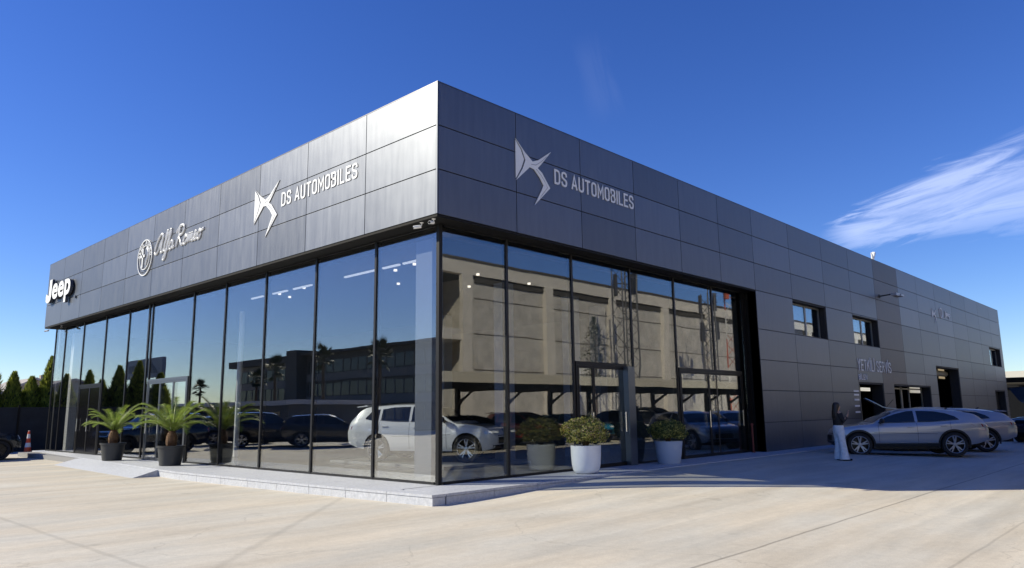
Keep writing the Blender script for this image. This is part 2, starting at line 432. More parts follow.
M_dkg = mat('dark_door_glass', (.006, .006, .007), .12, 0, .3)
def door_set(name, plane, a0, a1, h, splits, proud, mat_f, canopy=None, dark_glass=False):
    """framed portal in the curtain wall: header, jambs and leaves standing a little proud of the glass line"""
    def bx(mb, u0, u1, d0, d1, z0, z1):
        if plane == 'left': mb.box(d0, u0, z0, d1, u1, z1)
        else: mb.box(u0, d0, z0, u1, d1, z1)
    f = MB(); d0 = DD - proud
    bx(f, a0, a1, d0, DD - .012, h, h + .09)
    bx(f, a0, a0 + .06, d0, DD - .012, 0.002, h); bx(f, a1 - .06, a1, d0, DD - .012, 0.002, h)
    fo = f.build('door_frame', mat_f, bld)
    edges = [a0 + .08] + splits + [a1 - .08]
    for u0, u1 in zip(edges, edges[1:]):
        d = MB()
        for (p0, p1, z0, z1) in ((u0 + .004, u0 + .05, .01, h - .004), (u1 - .05, u1 - .004, .01, h - .004), (u0 + .05, u1 - .05, .01, .09), (u0 + .05, u1 - .05, h - .07, h - .004)):
            bx(d, p0, p1, d0 + .01, min(d0 + .045, DD - .009), z0, z1)
        do = d.build('door', mat_f, bld)
        gq = MB(); bx(gq, u0 + .05, u1 - .05, d0 + .022, d0 + .034, .09, h - .07); gq.build('glass_pane', M_dkg if dark_glass else (M_gl if plane == 'left' else M_gr), do)
        hq = MB()
        c = u1 - .11
        if plane == 'left': hq.tube([(d0 - .04, c, .85), (d0 - .04, c, 1.35)], .012); hq.tube([(d0 - .04, c, .9), (d0 + .02, c, .9)], .008); hq.tube([(d0 - .04, c, 1.3), (d0 + .02, c, 1.3)], .008)
        else: hq.tube([(c, d0 - .04, .85), (c, d0 - .04, 1.35)], .012); hq.tube([(c, d0 - .04, .9), (c, d0 + .02, .9)], .008); hq.tube([(c, d0 - .04, 1.3), (c, d0 + .02, 1.3)], .008)
        hq.build('handle', M_chrome, do)
M_alu = mat('anodised', (.16, .17, .19), .35, .8)
door_set('d', 'left', 19.85, 22.34, 2.58, [21.1], .04, M_black, dark_glass=True)
door_set('d', 'left', 12.1, 15.25, 2.52, [13.15, 14.2], .07, M_alu)
door_set('d', 'right', 4.8, 6.95, 2.5, [5.5], .05, M_black)
door_set('d', 'right', 9.57, 13.5, 2.5, [11.28, ], .05, M_black)
q = MB(); q.box(6.80, .28, .002, 7.1, .44, 2.52); q.build('door_pillar', mat('pillar_blue', (.10, .12, .15), .3, .6), bld)

# recessed windows on the service wing
M_wall_in = mat('reveal', (.015, .015, .017), .7)
for (x0, x1, z0, z1) in OPEN[:3]:
    f = MB(); fy = .26
    f.box(x0, .034, z0 - .0, x0 + .03, .5, z1); f.box(x1 - .03, .034, z0, x1, .5, z1)
    f.box(x0 + .03, .034, z1 - .03, x1 - .03, .5, z1); f.box(x0 + .03, .034, z0, x1 - .03, .5, z0 + .03)
    wo = f.build('upper_window', M_wall_in, bld)
    w = MB(); mid = x0 + (x1 - x0) * .55
    for (a, b) in ((x0 + .03, mid), (mid, x1 - .03)):
        w.box(a, fy, z0 + .03, a + .06, fy + .06, z1 - .03); w.box(b - .06, fy, z0 + .03, b, fy + .06, z1 - .03)
        w.box(a + .06, fy, z0 + .03, b - .06, fy + .06, z0 + .09); w.box(a + .06, fy, z1 - .09, b - .06, fy + .06, z1 - .03)
    w.build('frame', mat('window_alu', (.22, .22, .22), .4, .5), wo)
    w = MB(); w.box(x0 + .09, fy + .02, z0 + .09, mid - .06, fy + .032, z1 - .09); w.box(mid + .06, fy + .025, z0 + .09, x1 - .09, fy + .037, z1 - .09)
    w.build('pane', glass_mat('mirror_pane', (.75, .8, .85), .16, rcol=(.9, .95, 1)), wo)
    w = MB(); w.box(x0 + .03, .5, z0, x0 + (x1 - x0) * .62, .54, z1); w.build('blind', mat('blind', (.42, .50, .62), .8), wo)
# service openings: dark garage interior with a rolled-up shutter and steel frames
for k, (x0, x1, z0, z1) in enumerate(OPEN[3:]):
    f = MB()
    f.box(x0, .034, -.15, x0 + .06, .5, z1); f.box(x1 - .06, .034, -.15, x1, .5, z1); f.box(x0 + .06, .034, z1 - .07, x1 - .06, .5, z1)
    so = f.build('service_doorway', M_wall_in, bld)
    f = MB()
    if k == 0:
        f.box(x0 + .1, .9, 2.28, x0 + 1.7, 1.0, 2.33); f.box(x0 + .06, .52, -.1, x0 + .14, .6, 2.3); f.box(x0 + 1.55, .52, -.1, x0 + 1.63, .6, 2.34)
    elif k == 1:
        for u in (.06, 2.3, 2.42, 3.6, 5.8): f.box(x0 + u, .4, -.1, x0 + u + .07, .46, 2.33)
        f.box(x0 + .06, .4, 2.2, x1 - .06, .46, 2.27)
    elif k == 2:
        f.tube([(x0 + .1, .7, z1 - .3), (x1 - .1, .7, z1 - .3)], .16, 10)
    else:
        f.box(x0 + .06, .4, -.1, x1 - .06, .45, z1 - .08)
    f.build('inner_frame', mat('galvanised', (.25, .24, .2), .5, .4) if k < 3 else M_black, so)
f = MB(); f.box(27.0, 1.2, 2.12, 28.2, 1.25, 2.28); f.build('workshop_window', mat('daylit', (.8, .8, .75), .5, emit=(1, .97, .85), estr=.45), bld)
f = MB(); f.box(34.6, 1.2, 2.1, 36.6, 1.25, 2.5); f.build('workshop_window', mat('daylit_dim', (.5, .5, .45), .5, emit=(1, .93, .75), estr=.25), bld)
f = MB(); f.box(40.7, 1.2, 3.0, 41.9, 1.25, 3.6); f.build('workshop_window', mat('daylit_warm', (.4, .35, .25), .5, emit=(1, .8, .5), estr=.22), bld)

# interior
M_floor = mat('showroom_tile', (.16, .155, .15), .22, noise_amt=.1, nscale=3)
M_inw = mat('interior_wall', (.09, .09, .09), .8)
q = MB(); q.box(.5, .5, -.3, 13.95, 26.0, -.003); q.build('interior_floor', M_floor, bld)
q = MB(); q.box(.63, .63, 5.02, 13.95, 26.0, 5.1); q.build('interior_ceiling', mat('interior_ceiling', (.07, .07, .072), .8), bld)
q = MB(); q.box(13.95, .63, 0, 14.03, 26.0, 5.02); q.box(10.2, 12, 0, 10.4, 26.0, 5.02); q.build('interior_wall', M_inw, bld)
q = MB(); q.box(.56, .80, 0, .86, 1.33, 5.02); q.build('column', mat('column_white', (.11, .125, .16), .6), bld)
q = MB(); q.box(.9, 25.1, 0, 1.2, 25.45, 5.02); q.build('column', mat('column_white2', (.75, .72, .66), .6), bld)
q = MB(); q.tube([(3, 14.0, 0), (3, 14.0, 5.02)], .09, 12); q.build('column', M_white, bld)
for (x, y) in ((5.5, 3.5), (8.9, 3.8), (11.4, 4.6), (9, 10)):
    q = MB(); q.box(x, y, 0, x + .4, y + .4, 5.02); q.build('column', mat('column_grey', (.16, .20, .28), .6), bld)
M_led = mat('led', (1, 1, 1), .5, emit=(1, .98, .95), estr=.38)
for (y0, y1) in ((2.3, 2.95), (3.1, 3.75), (4.0, 5.4), (7.0, 7.95), (8.3, 9.1), (9.7, 10.4)):
    q = MB(); q.box(1.46, y0, 4.9, 1.52, y1, 4.94); q.build('ceiling_light', M_led, bld)
for (x, y) in ((1.95, 3.1), (2.1, 4.05), (1.86, 9.4), (2.4, 9.75), (1.82, 7.95), (4.06, 3.05), (6.14, 3.1), (5.2, 4.6), (3.4, 5.6)):
    q = MB(); q.lathe([(.045, 0), (.045, .05)], 12, (x, y, 4.97)); q.build('spotlight', mat('spot', (1, .9, .7), .5, emit=(1, .9, .75), estr=1.1), bld)
q = MB(); q.box(3.0, 3.2, 0, 6.2, 8.2, .08)
tag(q.build('display_platform', mat('platform', (.22, .22, .22), .35), bevel=.01), 'low grey display platform under the white crossover', 'platform')

# ------------------------------------------------------------------ signs
def text_mesh(body, w, h, depth, bold=0., name='lettering', mats=None, parent=None, M=None, shear=0., spacing=1.):
    cu = bpy.data.curves.new('t', 'FONT'); cu.body = body; cu.size = 1; cu.extrude = .5; cu.offset = bold; cu.shear = shear; cu.space_character = spacing
    cu.resolution_u = 4
    ob = bpy.data.objects.new('t', cu); C.objects.link(ob)
    dg = bpy.context.evaluated_depsgraph_get(); dg.update()
    me = bpy.data.meshes.new_from_object(ob.evaluated_get(dg))
    bpy.data.objects.remove(ob)
    xs_ = [v.co.x for v in me.vertices]; ys_ = [v.co.y for v in me.vertices]
    x0, x1, y0, y1 = min(xs_), max(xs_), min(ys_), max(ys_)
    for v in me.vertices:
        v.co.x = (v.co.x - x0) / (x1 - x0) * w; v.co.y = (v.co.y - y0) / (y1 - y0) * h; v.co.z = (v.co.z + .5) * depth
    me.name = name
    me.materials.clear()
    for m in mats: me.materials.append(m)
    if len(mats) > 1:
        for pl in me.polygons: pl.material_index = 0 if min(me.vertices[i].co.z for i in pl.vertices) > depth * .9 else 1
    me.transform(M)
    o = bpy.data.objects.new(name, me); C.objects.link(o)
    if parent: o.parent = parent
    return o
GL = {'D': (.5, [[(0,0),(0,1),(.27,1),(.42,.95),(.5,.82),(.5,.18),(.42,.05),(.27,0),(0,0)]]),
 'S': (.5, [[(.5,.80),(.46,.94),(.34,1),(.16,1),(.04,.94),(0,.8),(0,.68),(.06,.58),(.44,.42),(.5,.32),(.5,.2),(.46,.06),(.34,0),(.16,0),(.04,.06),(0,.2)]]),
 'A': (.56, [[(0,0),(.28,1),(.56,0)],[(.1,.28),(.46,.28)]]), 'U': (.5, [[(0,1),(0,.2),(.05,.06),(.17,0),(.33,0),(.45,.06),(.5,.2),(.5,1)]]),
 'T': (.5, [[(0,1),(.5,1)],[(.25,1),(.25,0)]]), 'O': (.5, [[(.25,0),(.33,0),(.45,.06),(.5,.2),(.5,.8),(.45,.94),(.33,1),(.17,1),(.05,.94),(0,.8),(0,.2),(.05,.06),(.17,0),(.25,0)]]),
 'M': (.62, [[(0,0),(0,1),(.31,.35),(.62,1),(.62,0)]]), 'B': (.5, [[(0,.0),(0,1),(.3,1),(.44,.93),(.48,.78),(.44,.6),(.3,.53),(0,.53)],[(.3,.53),(.45,.45),(.5,.28),(.45,.06),(.3,0),(0,0)]]),
 'I': (0, [[(0,0),(0,1)]]), 'L': (.42, [[(0,1),(0,0),(.42,0)]]), 'E': (.44, [[(.44,1),(0,1),(0,0),(.44,0)],[(0,.52),(.38,.52)]]),
 'Y': (.5, [[(0,1),(.25,.5),(.5,1)],[(.25,.5),(.25,0)]]), 'K': (.5, [[(0,0),(0,1)],[(.48,1),(0,.42)],[(.18,.58),(.5,0)]]),
 'R': (.5, [[(0,0),(0,1),(.3,1),(.44,.94),(.48,.78),(.44,.6),(.3,.5),(0,.5)],[(.25,.5),(.5,0)]]), 'V': (.5, [[(0,1),(.25,0),(.5,1)]]), 'N': (.5, [[(0,0),(0,1),(.5,0),(.5,1)]]),
 'İ': (0, [[(0,0),(0,1)],[(0,1.14),(0,1.27)]])}
def stroke_text(body, w, h, depth, sw, gap, m, parent, M, name='lettering'):
    # condensed capitals cut from flat strips; each stroke a hair prouder than the last so that no two faces share a plane
    pos = []; x = 0
    for ch in body:
        if ch == ' ': x += .38; continue
        pos.append((x, ch)); x += GL[ch][0] + gap
    tot = x - gap; sx = (w - sw * h) / tot; sy = h * (1 - sw); q = MB(); hw = sw * h / 2
    for (x0, ch) in pos:
        for k, st in enumerate(GL[ch][1]):
            P = [Vector((hw + (x0 + a) * sx, hw + b * sy)) for a, b in st]; closed = st[0] == st[-1]
            if closed: P = P[:-1]
            n = len(P); ed = []
            for i in range(n):
                d0 = (P[i] - P[i - 1]) if (i or closed) else (P[1] - P[0]); d1 = (P[(i + 1) % n] - P[i]) if (i < n - 1 or closed) else d0
                d0 = d0.normalized(); d1 = d1.normalized(); nn = Vector((-d0.y - d1.y, d0.x + d1.x))
                if nn.length < .2: nn = Vector((-d1.y, d1.x))
                nn.normalize(); c = max(.45, nn.dot(Vector((-d0.y, d0.x)))); e = nn * hw / c
                c0 = P[i]
                if not closed and i == 0: c0 = P[i] - d1 * hw * (1 if ch != 'A' else .5)
                if not closed and i == n - 1: c0 = P[i] + d0 * hw * (1 if ch != 'A' else .5)
                ed.append((c0 + e, c0 - e))
            dz = depth + .0015 * k
            for i in range(n if closed else n - 1):
                (a, b), (c_, d_) = ed[i], ed[(i + 1) % n]
                F = [(v.x, v.y, dz) for v in (a, b, d_, c_)]; B_ = [(v.x, v.y, .0) for v in (a, b, d_, c_)]
                q.face(F); q.face([F[0], F[3], B_[3], B_[0]]); q.face([F[1], B_[1], B_[2], F[2]])
                if not closed and i == 0: q.face([F[0], B_[0], B_[1], F[1]])
                if not closed and i == n - 2: q.face([F[3], F[2], B_[2], B_[3]])
    q.v = [tuple(M @ Vector(v)) for v in q.v]
    return q.build(name, m, parent, fixn=False)
ML = Matrix(((0, 0, -1, 0), (-1, 0, 0, 0), (0, 1, 0, 0), (0, 0, 0, 1)))     # sunny facade: reads towards -Y
MR = Matrix(((1, 0, 0, 0), (0, 0, -1, 0), (0, 1, 0, 0), (0, 0, 0, 1)))      # shaded facade: reads towards +X
def TL(x, y, z): return Matrix.Translation((x, y, z))

EMB = [[(0, .96), (.14, .77), (.225, .56), (.15, .34), (0, .05)],
       [(0, 1.0), (.25, .74), (.46, .58), (.62, .66), (1.0, .985), (.70, .58), (.60, .46), (.72, .38), (.82, .24), (.95, .06), (.50, -.46), (.70, -.06), (.76, .08), (.66, .24), (.50, .40), (.38, .42), (.0, .0), (.18, .32), (.265, .56), (.17, .79)]]
def emblem(parent, f, w, h, mats, name='emblem', lines=True):
    for k, poly in enumerate(EMB):
        q = MB(); d = .02 + .003 * k
        q.prism([(a * w, b * h) for a, b in poly], lambda a, b: f(a, b, .004), lambda a, b, d=d: f(a, b, d))
        o = q.build(name, mats[0], parent)
    if lines:
        q = MB()
        for L_ in ([(.42, .50), (.55, .52), (.72, .66), (.86, .82)], [(.56, .42), (.70, .30), (.80, .18), (.87, .05), (.76, -.10), (.66, -.24)]):
            q.tube([f(a * w, b * h, .021) for a, b in L_], .009, 4)
        q.build('groove_line', mats[1], parent)
    return o
M_emb_line = mat('emblem_line', (.25, .26, .30), .5)
M_emb = mat('emblem_metal', (.62, .64, .68), .5, .0)
# shaded facade
s = thing('facade_sign', 'pale angular emblem and two-word lettering on the shaded side of the fascia', 'sign', (2.3, 0, 6.5))
emblem(s, lambda a, b, d: (a, -d, b), 1.235, .985, (M_emb, M_emb_line))
stroke_text('DS AUTOMOBILES', 3.30, .37, .015, .135, .31, M_emb, s, TL(1.35, -.002, .215) @ MR)
# sunny facade
s = thing('facade_sign', 'white angular emblem and two-word lettering nearest the corner on the sunlit fascia', 'sign', (0, 7.53, 6.46))
emblem(s, lambda a, b, d: (-d, -a, b), 1.29, .99, (M_letter, M_emb_line))
stroke_text('DS AUTOMOBILES', 3.36, .37, .015, .135, .31, M_letter, s, TL(-.002, -1.42, .22) @ ML)
# far left block letters
s = thing('facade_sign', 'thick white raised four-letter sign at the far left end of the fascia', 'sign', (0, 25.85, 6.08))
text_mesh('eep', 2.42, .97, .11, .03, 'lettering', [M_white, M_letter_side], s, TL(-.05, -.86, .0) @ ML, spacing=1.06)
Jp = [(.44, 1.20), (.76, 1.20), (.76, .52), (.70, .34), (.56, .24), (.38, .20), (.18, .22), (.03, .30), (.0, .50), (.06, .62), (.20, .58), (.32, .50), (.42, .56), (.44, .66)]
q = MB(); q.prism(Jp, lambda a, b: (-.05, -a, b), lambda a, b: (-.155, -a, b)); q.build('lettering', M_letter_side, s)
q = MB(); q.prism(Jp, lambda a, b: (-.156, -a, b), lambda a, b: (-.162, -a, b)); q.build('lettering', M_white, s)
for u in (.5, 1.2, 2.0, 2.9):
    q = MB(); q.box(-.05, -u - .05, .45, -.002, -u, .75); q.build('bracket', M_black, s)
q = MB(); q.lathe([(.06, -.06), (.06, -.02)], 12, (0, -3.62, .12), 'x'); q.build('mark', M_letter_side, s)
# round crest and script
s = thing('facade_sign', 'white round crest and slanted script lettering in the middle of the sunlit fascia', 'sign', (0, 15.12, 6.72))
q = MB(); R0 = .63
def ring(q, r0, r1, d0=.004, d1=.04, n=48, a0=0, a1=2 * pi):
    for k in range(n):
        t0, t1 = a0 + (a1 - a0) * k / n, a0 + (a1 - a0) * (k + 1) / n
        P = [(r0 * cos(t0), r0 * sin(t0)), (r1 * cos(t0), r1 * sin(t0)), (r1 * cos(t1), r1 * sin(t1)), (r0 * cos(t1), r0 * sin(t1))]
        q.prism(P, lambda a, b: (-d0, -a, b), lambda a, b: (-d1, -a, b))
ring(q, .595, .63); co = q.build('emblem', M_letter, s)
q = MB(); ring(q, .40, .425); q.build('inner_ring', M_letter, co)
q = MB()
fl = lambda a, b, d: (-d, -a, b)
def bar(q, x0, z0, x1, z1, d=.035): q.box(-d, -x1, z0, -.004, -x0, z1)
bar(q, -.24, -.32, -.15, .33); bar(q, -.375, .03, -.02, .12)
pts = [(.20 + .085 * sin(t * 5.2), .30 - .62 * t) for t in [k / 24 for k in range(25)]]
q.tube([fl(a, b, .022) for a, b in pts], [.034] * 22 + [.025, .015, .006], 6)
q.prism([(.10, .27), (.12, .38), (.17, .32), (.21, .40), (.25, .32), (.30, .37), (.29, .26)], lambda a, b: fl(a, b, .004), lambda a, b: fl(a, b, .035))
q.build('crest_figure', M_letter, co)
q = MB()
word = 'ALFA ROMEO'
for k, ch in enumerate(word):
    if ch == ' ': continue
    a = radians(205 - k * 25.5 - 1)
    a = radians(180 - (k + .5) * 18)
    rotm = Matrix.Rotation(a - pi / 2, 4, 'Z')
    text_mesh(ch, .115 if ch != 'M' else .14, .125, .03, .01, 'crest_letter', [M_letter], co, ML @ Matrix.Translation((.51 * cos(a), .51 * sin(a), .004)) @ rotm @ Matrix.Translation((-.055, -.06, 0)))
# script
def catmull(P, n=7):
    out = []
    for i in range(len(P) - 1):
        p0, p1, p2, p3 = P[max(i - 1, 0)], P[i], P[i + 1], P[min(i + 2, len(P) - 1)]
        for k in range(n):
            t = k / n
            out.append(tuple(.5 * ((2 * p1[d]) + (-p0[d] + p2[d]) * t + (2 * p0[d] - 5 * p1[d] + 4 * p2[d] - p3[d]) * t * t + (-p0[d] + 3 * p1[d] - 3 * p2[d] + p3[d]) * t ** 3) for d in (0, 1)))
    out.append(P[-1]); return out
STR = [
 [(.75, .95), (.45, 1.0), (.15, .62), (.02, .2), (.15, .0), (.40, .22), (.66, .75), (.75, .98), (.66, .5), (.62, .08), (.74, .02), (.9, .2)],   # A
 [(.9, .2), (1.1, .72), (1.18, 1.02), (1.08, 1.04), (.99, .6), (.96, .12), (1.05, .0), (1.18, .12)],                                           # l
 [(1.18, .12), (1.38, .62), (1.48, 1.0), (1.38, 1.05), (1.28, .6), (1.16, -.1), (1.02, -.42), (.9, -.38), (1.0, -.15), (1.3, .08)],             # f
 [(1.72, .38), (1.58, .44), (1.44, .25), (1.46, .04), (1.58, .02), (1.7, .2), (1.76, .42), (1.72, .12), (1.78, .02), (1.92, .12)],              # a
 [(2.28, .95), (2.22, .5), (2.08, .0)],                                                                                                         # R stem
 [(2.02, .72), (2.2, .98), (2.55, 1.05), (2.7, .85), (2.55, .6), (2.26, .52), (2.42, .3), (2.56, .02), (2.7, .06)],                             # R bowl
 [(2.92, .42), (2.78, .3), (2.76, .06), (2.9, .0), (3.02, .2), (2.98, .4), (2.9, .44), (3.08, .34)],                                            # o
 [(3.08, .34), (3.16, .44), (3.12, .02), (3.22, .34), (3.32, .42), (3.30, .04), (3.40, .34), (3.50, .42), (3.48, .08), (3.56, .02), (3.66, .14)],   # m
 [(3.66, .16), (3.82, .28), (3.84, .42), (3.72, .42), (3.66, .2), (3.72, .02), (3.88, .06), (3.96, .18)],                                       # e
 [(4.12, .42), (3.99, .3), (3.98, .06), (4.1, .0), (4.22, .2), (4.18, .4), (4.1, .44), (4.3, .38), (4.46, .44)],                                # o
]
q = MB()
sx, sz = 3.65 / 4.46, .62
for st in STR:
    c = catmull(st)
    P = [(a * sx + b * sz * .12, b * sz) for a, b in c]
    q.tube([(-.012, -a_ - .82, b_ - .04) for a_, b_ in P], [.030 + .018 * abs(sin(k_ * .45)) for k_ in range(len(P))], 6)
q.build('lettering', M_letter, s)
# service signs
M_grey_let = mat('letter_grey', (.72, .73, .76), .5)
s = thing('service_sign', 'grey capital lettering above the service doorway with a smaller word below', 'sign', (23.15, 0, 2.6))
stroke_text('YETKİLİ SERVİS', 4.35, .48, .02, .115, .27, M_grey_let, s, TL(0, -.002, .30) @ MR)
stroke_text('BİLEN', 1.0, .22, .02, .14, .3, M_grey_let, s, TL(0, -.002, -.08) @ MR)
s = MB()
for z in (1.15, 1.4, 1.65, 1.85, 2.0):
    s.box(22.42, -.012, z, 22.98, -.001, z + .07)
tag(s.build('notice', M_grey_let), 'small rows of pale notice lines left of the service doorway', 'sign')
s = thing('facade_sign', 'three small faded emblems high on the far end of the shaded wall', 'sign', (35.5, 0, 6.1))
M_fade = mat('letter_faded', (.62, .63, .66), .5)
emblem(s, lambda a, b, d: (a, -d, b), .9, .55, (M_fade, M_fade), lines=False)
q = MB()
for (r0, r1) in ((.22, .3),):
    for k in range(24):
        t0, t1 = 2 * pi * k / 24, 2 * pi * (k + 1) / 24
        q.prism([(1.9 + r0 * cos(t0), .45 + r0 * sin(t0)), (1.9 + r1 * cos(t0), .45 + r1 * sin(t0)), (1.9 + r1 * cos(t1), .45 + r1 * sin(t1)), (1.9 + r0 * cos(t1), .45 + r0 * sin(t1))],
                lambda a, b: (a, -.003, b), lambda a, b: (a, -.03, b))
q.box(1.86, -.03, .3, 1.94, -.003, .6)
q.build('emblem', M_fade, s)
text_mesh('Jeep', 1.1, .38, .03, .03, 'lettering', [M_fade, M_fade], s, TL(2.7, -.002, .25) @ MR)

# ------------------------------------------------------------------ cameras, floodlight, siren
def cctv(loc, aim, label, sc_=.62):
    t = thing('security_camera', label, 'camera', loc, aim, 'security cameras under the soffit')
    q = MB(); q.lathe([(.05, -.02), (.07, -.005), (.07, 0)], 14); q.tube([(0, 0, 0), (0, 0, -.08), (.06, 0, -.13)], .02, 8); q.build('bracket', M_white, t)
    q = MB(); q.tube([(.02, 0, -.13), (.28, 0, -.18)], [.055, .055], 14); q.build('body', M_white, t, smooth=True, autos=40)
    t.scale = (sc_,) * 3
    q = MB(); q.tube([(.281, 0, -.18), (.30, 0, -.184)], [.045, .04], 14); q.build('lens', M_black, t)
    return t
zs = Bz - .05
cctv((.10, .22, zs), radians(200), 'white bullet camera under the soffit at the near corner')
cctv((.12, .62, zs), radians(150), 'white bullet camera beside the corner one, turned to the sunny side')
cctv((.14, 26.1, zs), radians(140), 'dark dome-like camera at the far left end of the soffit')
cctv((.16, 24.4, zs), radians(250), 'small camera under the soffit near the far left end')
t = thing('floodlight', 'small floodlight on a short arm high on the dark facade strip', 'light', (26.9, 0, 6.42))
q = MB(); q.tube([(0, -.0, 0), (.1, -.5, .05)], .03, 8); q.box(-.08, -.03, -.08, .08, -.001, .08); q.build('arm', M_plastic, t)
q = MB(); q.box(-.05, -.75, -.03, .5, -.5, .09); q.box(.5, -.8, -.02, .9, -.45, .07); q.build('lamp_head', mat('lamp_grey', (.4, .4, .42), .4), t)
t = thing('roof_antenna', 'small white forked antenna on the roof edge above the floodlight', 'antenna', (27.0, .15, T + .018))
q = MB(); q.tube([(0, 0, 0), (0, 0, .12)], .06, 8); q.tube([(0, 0, .1), (-.14, 0, .38)], [.07, .03], 8); q.tube([(0, 0, .1), (.22, 0, .42)], [.06, .09], 8); q.build('horn', M_white, t)

# ------------------------------------------------------------------ potted palms
def frond(length, az, rise, droop, rnd):
    q = MB(); pts = []
    n = 22
    for k in range(n + 1):
        s_ = k / n
        r = length * s_
        z = rise * length * s_ - droop * length * s_ ** 2.2
        pts.append(Vector((cos(az) * r * (1 - .12 * s_ * s_), sin(az) * r * (1 - .12 * s_ * s_), z)))
    q.tube(pts, [.014 * (1 - .8 * k / n) + .002 for k in range(n + 1)], 4, cap=False)
    side = Vector((-sin(az), cos(az), 0))
    for k in range(3, n + 1):
        for sub in (0, .5):
            if k + sub > n: continue
            a = pts[k - 1].lerp(pts[min(k, n)], sub); d = (pts[min(k, n)] - pts[k - 1]).normalized()
            s_ = (k + sub) / n
            ll = .20 * sin(pi * min(1, .12 + .88 * s_)) ** .6 * length / 1.3 + .05
            for sg in (-1, 1):
                up = Vector((0, 0, 1))
                tip = a + (side * sg * .82 + d * .55 + up * (.30 + rnd.uniform(-.12, .12))).normalized() * ll * rnd.uniform(.85, 1.1)
                w = d * .013
                q.face([a - w, a + w, tip])
    return q
def sago(loc, label, seed, size, nf, rz):
    rnd = random.Random(seed)
    t = thing('potted_palm', label, 'plant', loc, rz, 'sago palms in black pots')
    q = MB()
    q.lathe([(.27, 0), (.29, .02), (.355, .50), (.385, .505), (.39, .56), (.36, .56), (.345, .50), (.0, .50)], 28)
    q.build('pot', M_pot_black, t, smooth=True, autos=35)
    q = MB(); q.lathe([(.34, .503), (.2, .53), (.0, .54)], 20); q.build('soil', M_soil, t)
    q = MB()
    q.lathe([(.11, .5), (.14, .58), (.155, .68), (.145, .8), (.12, .9), (.07, .97), (0, .98)], 14)
    for k in range(90):
        a = rnd.uniform(0, 2 * pi); z = rnd.uniform(.54, .95); r = .135 * (1 - max(0, z - .75) * 2)
        b = Vector((cos(a) * r, sin(a) * r, z)); tan = Vector((-sin(a), cos(a), 0)) * .022
        q.face([b - tan, b + tan, b + Vector((cos(a) * .05, sin(a) * .05, .06))])
    q.build('trunk', M_trunk, t)
    for k in range(nf):
        az = k * 2.39996 + rnd.uniform(-.2, .2)
        lv = k / nf
        L_ = size * (.95 - .25 * lv) * rnd.uniform(.88, 1.08)
        f = frond(L_, 0, .55 + 1.25 * lv + rnd.uniform(-.08, .08), .62 + .25 * lv + rnd.uniform(-.1, .1), rnd)
        o = f.build('frond', M_leaf_palm, t, fixn=False)
        o.location = (0, 0, .93); o.rotation_euler = (0, 0, az)
    return t
sago((-.30, 11.3, 0), 'larger sago palm in a black pot by the metal framed entrance', 3, 1.5, 25, 0)
sago((-.42, 15.6, 0), 'smaller sago palm in a black pot further along the terrace', 9, 1.28, 22, 1.)

def leaf_ball(rnd, n, rx, rz_, cz, leaf, mis=2, hole=.15):
    q = MB()
    for k in range(n):
        while True:
            u = Vector((rnd.uniform(-1, 1), rnd.uniform(-1, 1), rnd.uniform(-1, 1)))
            if .25 < u.length < 1: break
        r = u.length ** .4; u = u.normalized() * r
        w = 1 + .34 * noise.noise(u * 2.3 + Vector((rnd.random() * .01, 3, 7)))
        c = Vector((u.x * rx * w, u.y * rx * w, cz + u.z * rz_ * w))
        if u.z < -.55 and r > .6: continue
        nrm = (u + Vector((rnd.uniform(-1, 1), rnd.uniform(-1, 1), rnd.uniform(-.6, 1))) * .9).normalized()
        a = nrm.cross(Vector((rnd.uniform(-1, 1), rnd.uniform(-1, 1), rnd.uniform(-1, 1)))).normalized(); b = nrm.cross(a)
        l = leaf * rnd.uniform(.6, 1.2)
        q.face([c - a * l * .5, c + b * l * .28, c + a * l * .5, c - b * l * .28], rnd.randrange(mis))
    return q
M_lg = mat('shrub_green', (.09, .12, .025), .55, noise_amt=.3, nscale=9)
M_ly = mat('shrub_yellow', (.50, .47, .12), .55, noise_amt=.3, nscale=9)
for m_ in (M_lg, M_ly): leafy(m_, .4)
M_lt = mat('shrub_tan', (.30, .22, .11), .6)
def shrub(loc, label, seed, prof, pm, rx, rzz, cz, mats):
    rnd = random.Random(seed)
    t = thing('potted_shrub', label, 'plant', loc, 0, 'round shrubs in pale planters')
    q = MB(); q.lathe(prof, 36); q.build('planter', pm, t, smooth=True, autos=50)
    q = MB(); top = prof[-3]; q.lathe([(top[0] * .93, top[1] - .05), (0, top[1] - .03)], 20); q.build('soil', M_soil, t)
    q = MB()
    for k in range(16):
        a = rnd.uniform(0, 2 * pi); r = rnd.uniform(.1, rx * .8)
        q.tube([(0.03 * cos(a), .03 * sin(a), top[1] - .06), (r * .5 * cos(a), r * .5 * sin(a), cz - .05), (r * cos(a), r * sin(a), cz + rnd.uniform(0, .2))], [.014, .008, .004], 5)
    q.build('stem', mat('stem', (.09, .06, .03), .9), t)
    leaf_ball(rnd, 6500, rx, rzz, cz, .055, len(mats)).build('foliage', mats, t, fixn=False)
P1 = [(0, 0), (.20, 0), (.26, .02), (.30, .08), (.325, .2), (.34, .4), (.345, .62), (.32, .62), (.31, .5), (0, .5)]
P2 = [(0, 0), (.27, 0), (.29, .03), (.335, .3), (.37, .58), (.35, .58), (.33, .45), (0, .45)]
P1 = P1[:-2] + [(.0, .52)] ; P1.insert(-1, (.305, .52))
P2 = P2[:-2] + [(.0, .48)] ; P2.insert(-1, (.335, .48))
shrub((4.28, -.22, 0), 'rounded yellow-green shrub in a white egg-shaped planter by the corner', 4, P1, M_pot_white, .50, .36, .90, [M_lg, M_ly, M_ly, M_lt, M_lg])
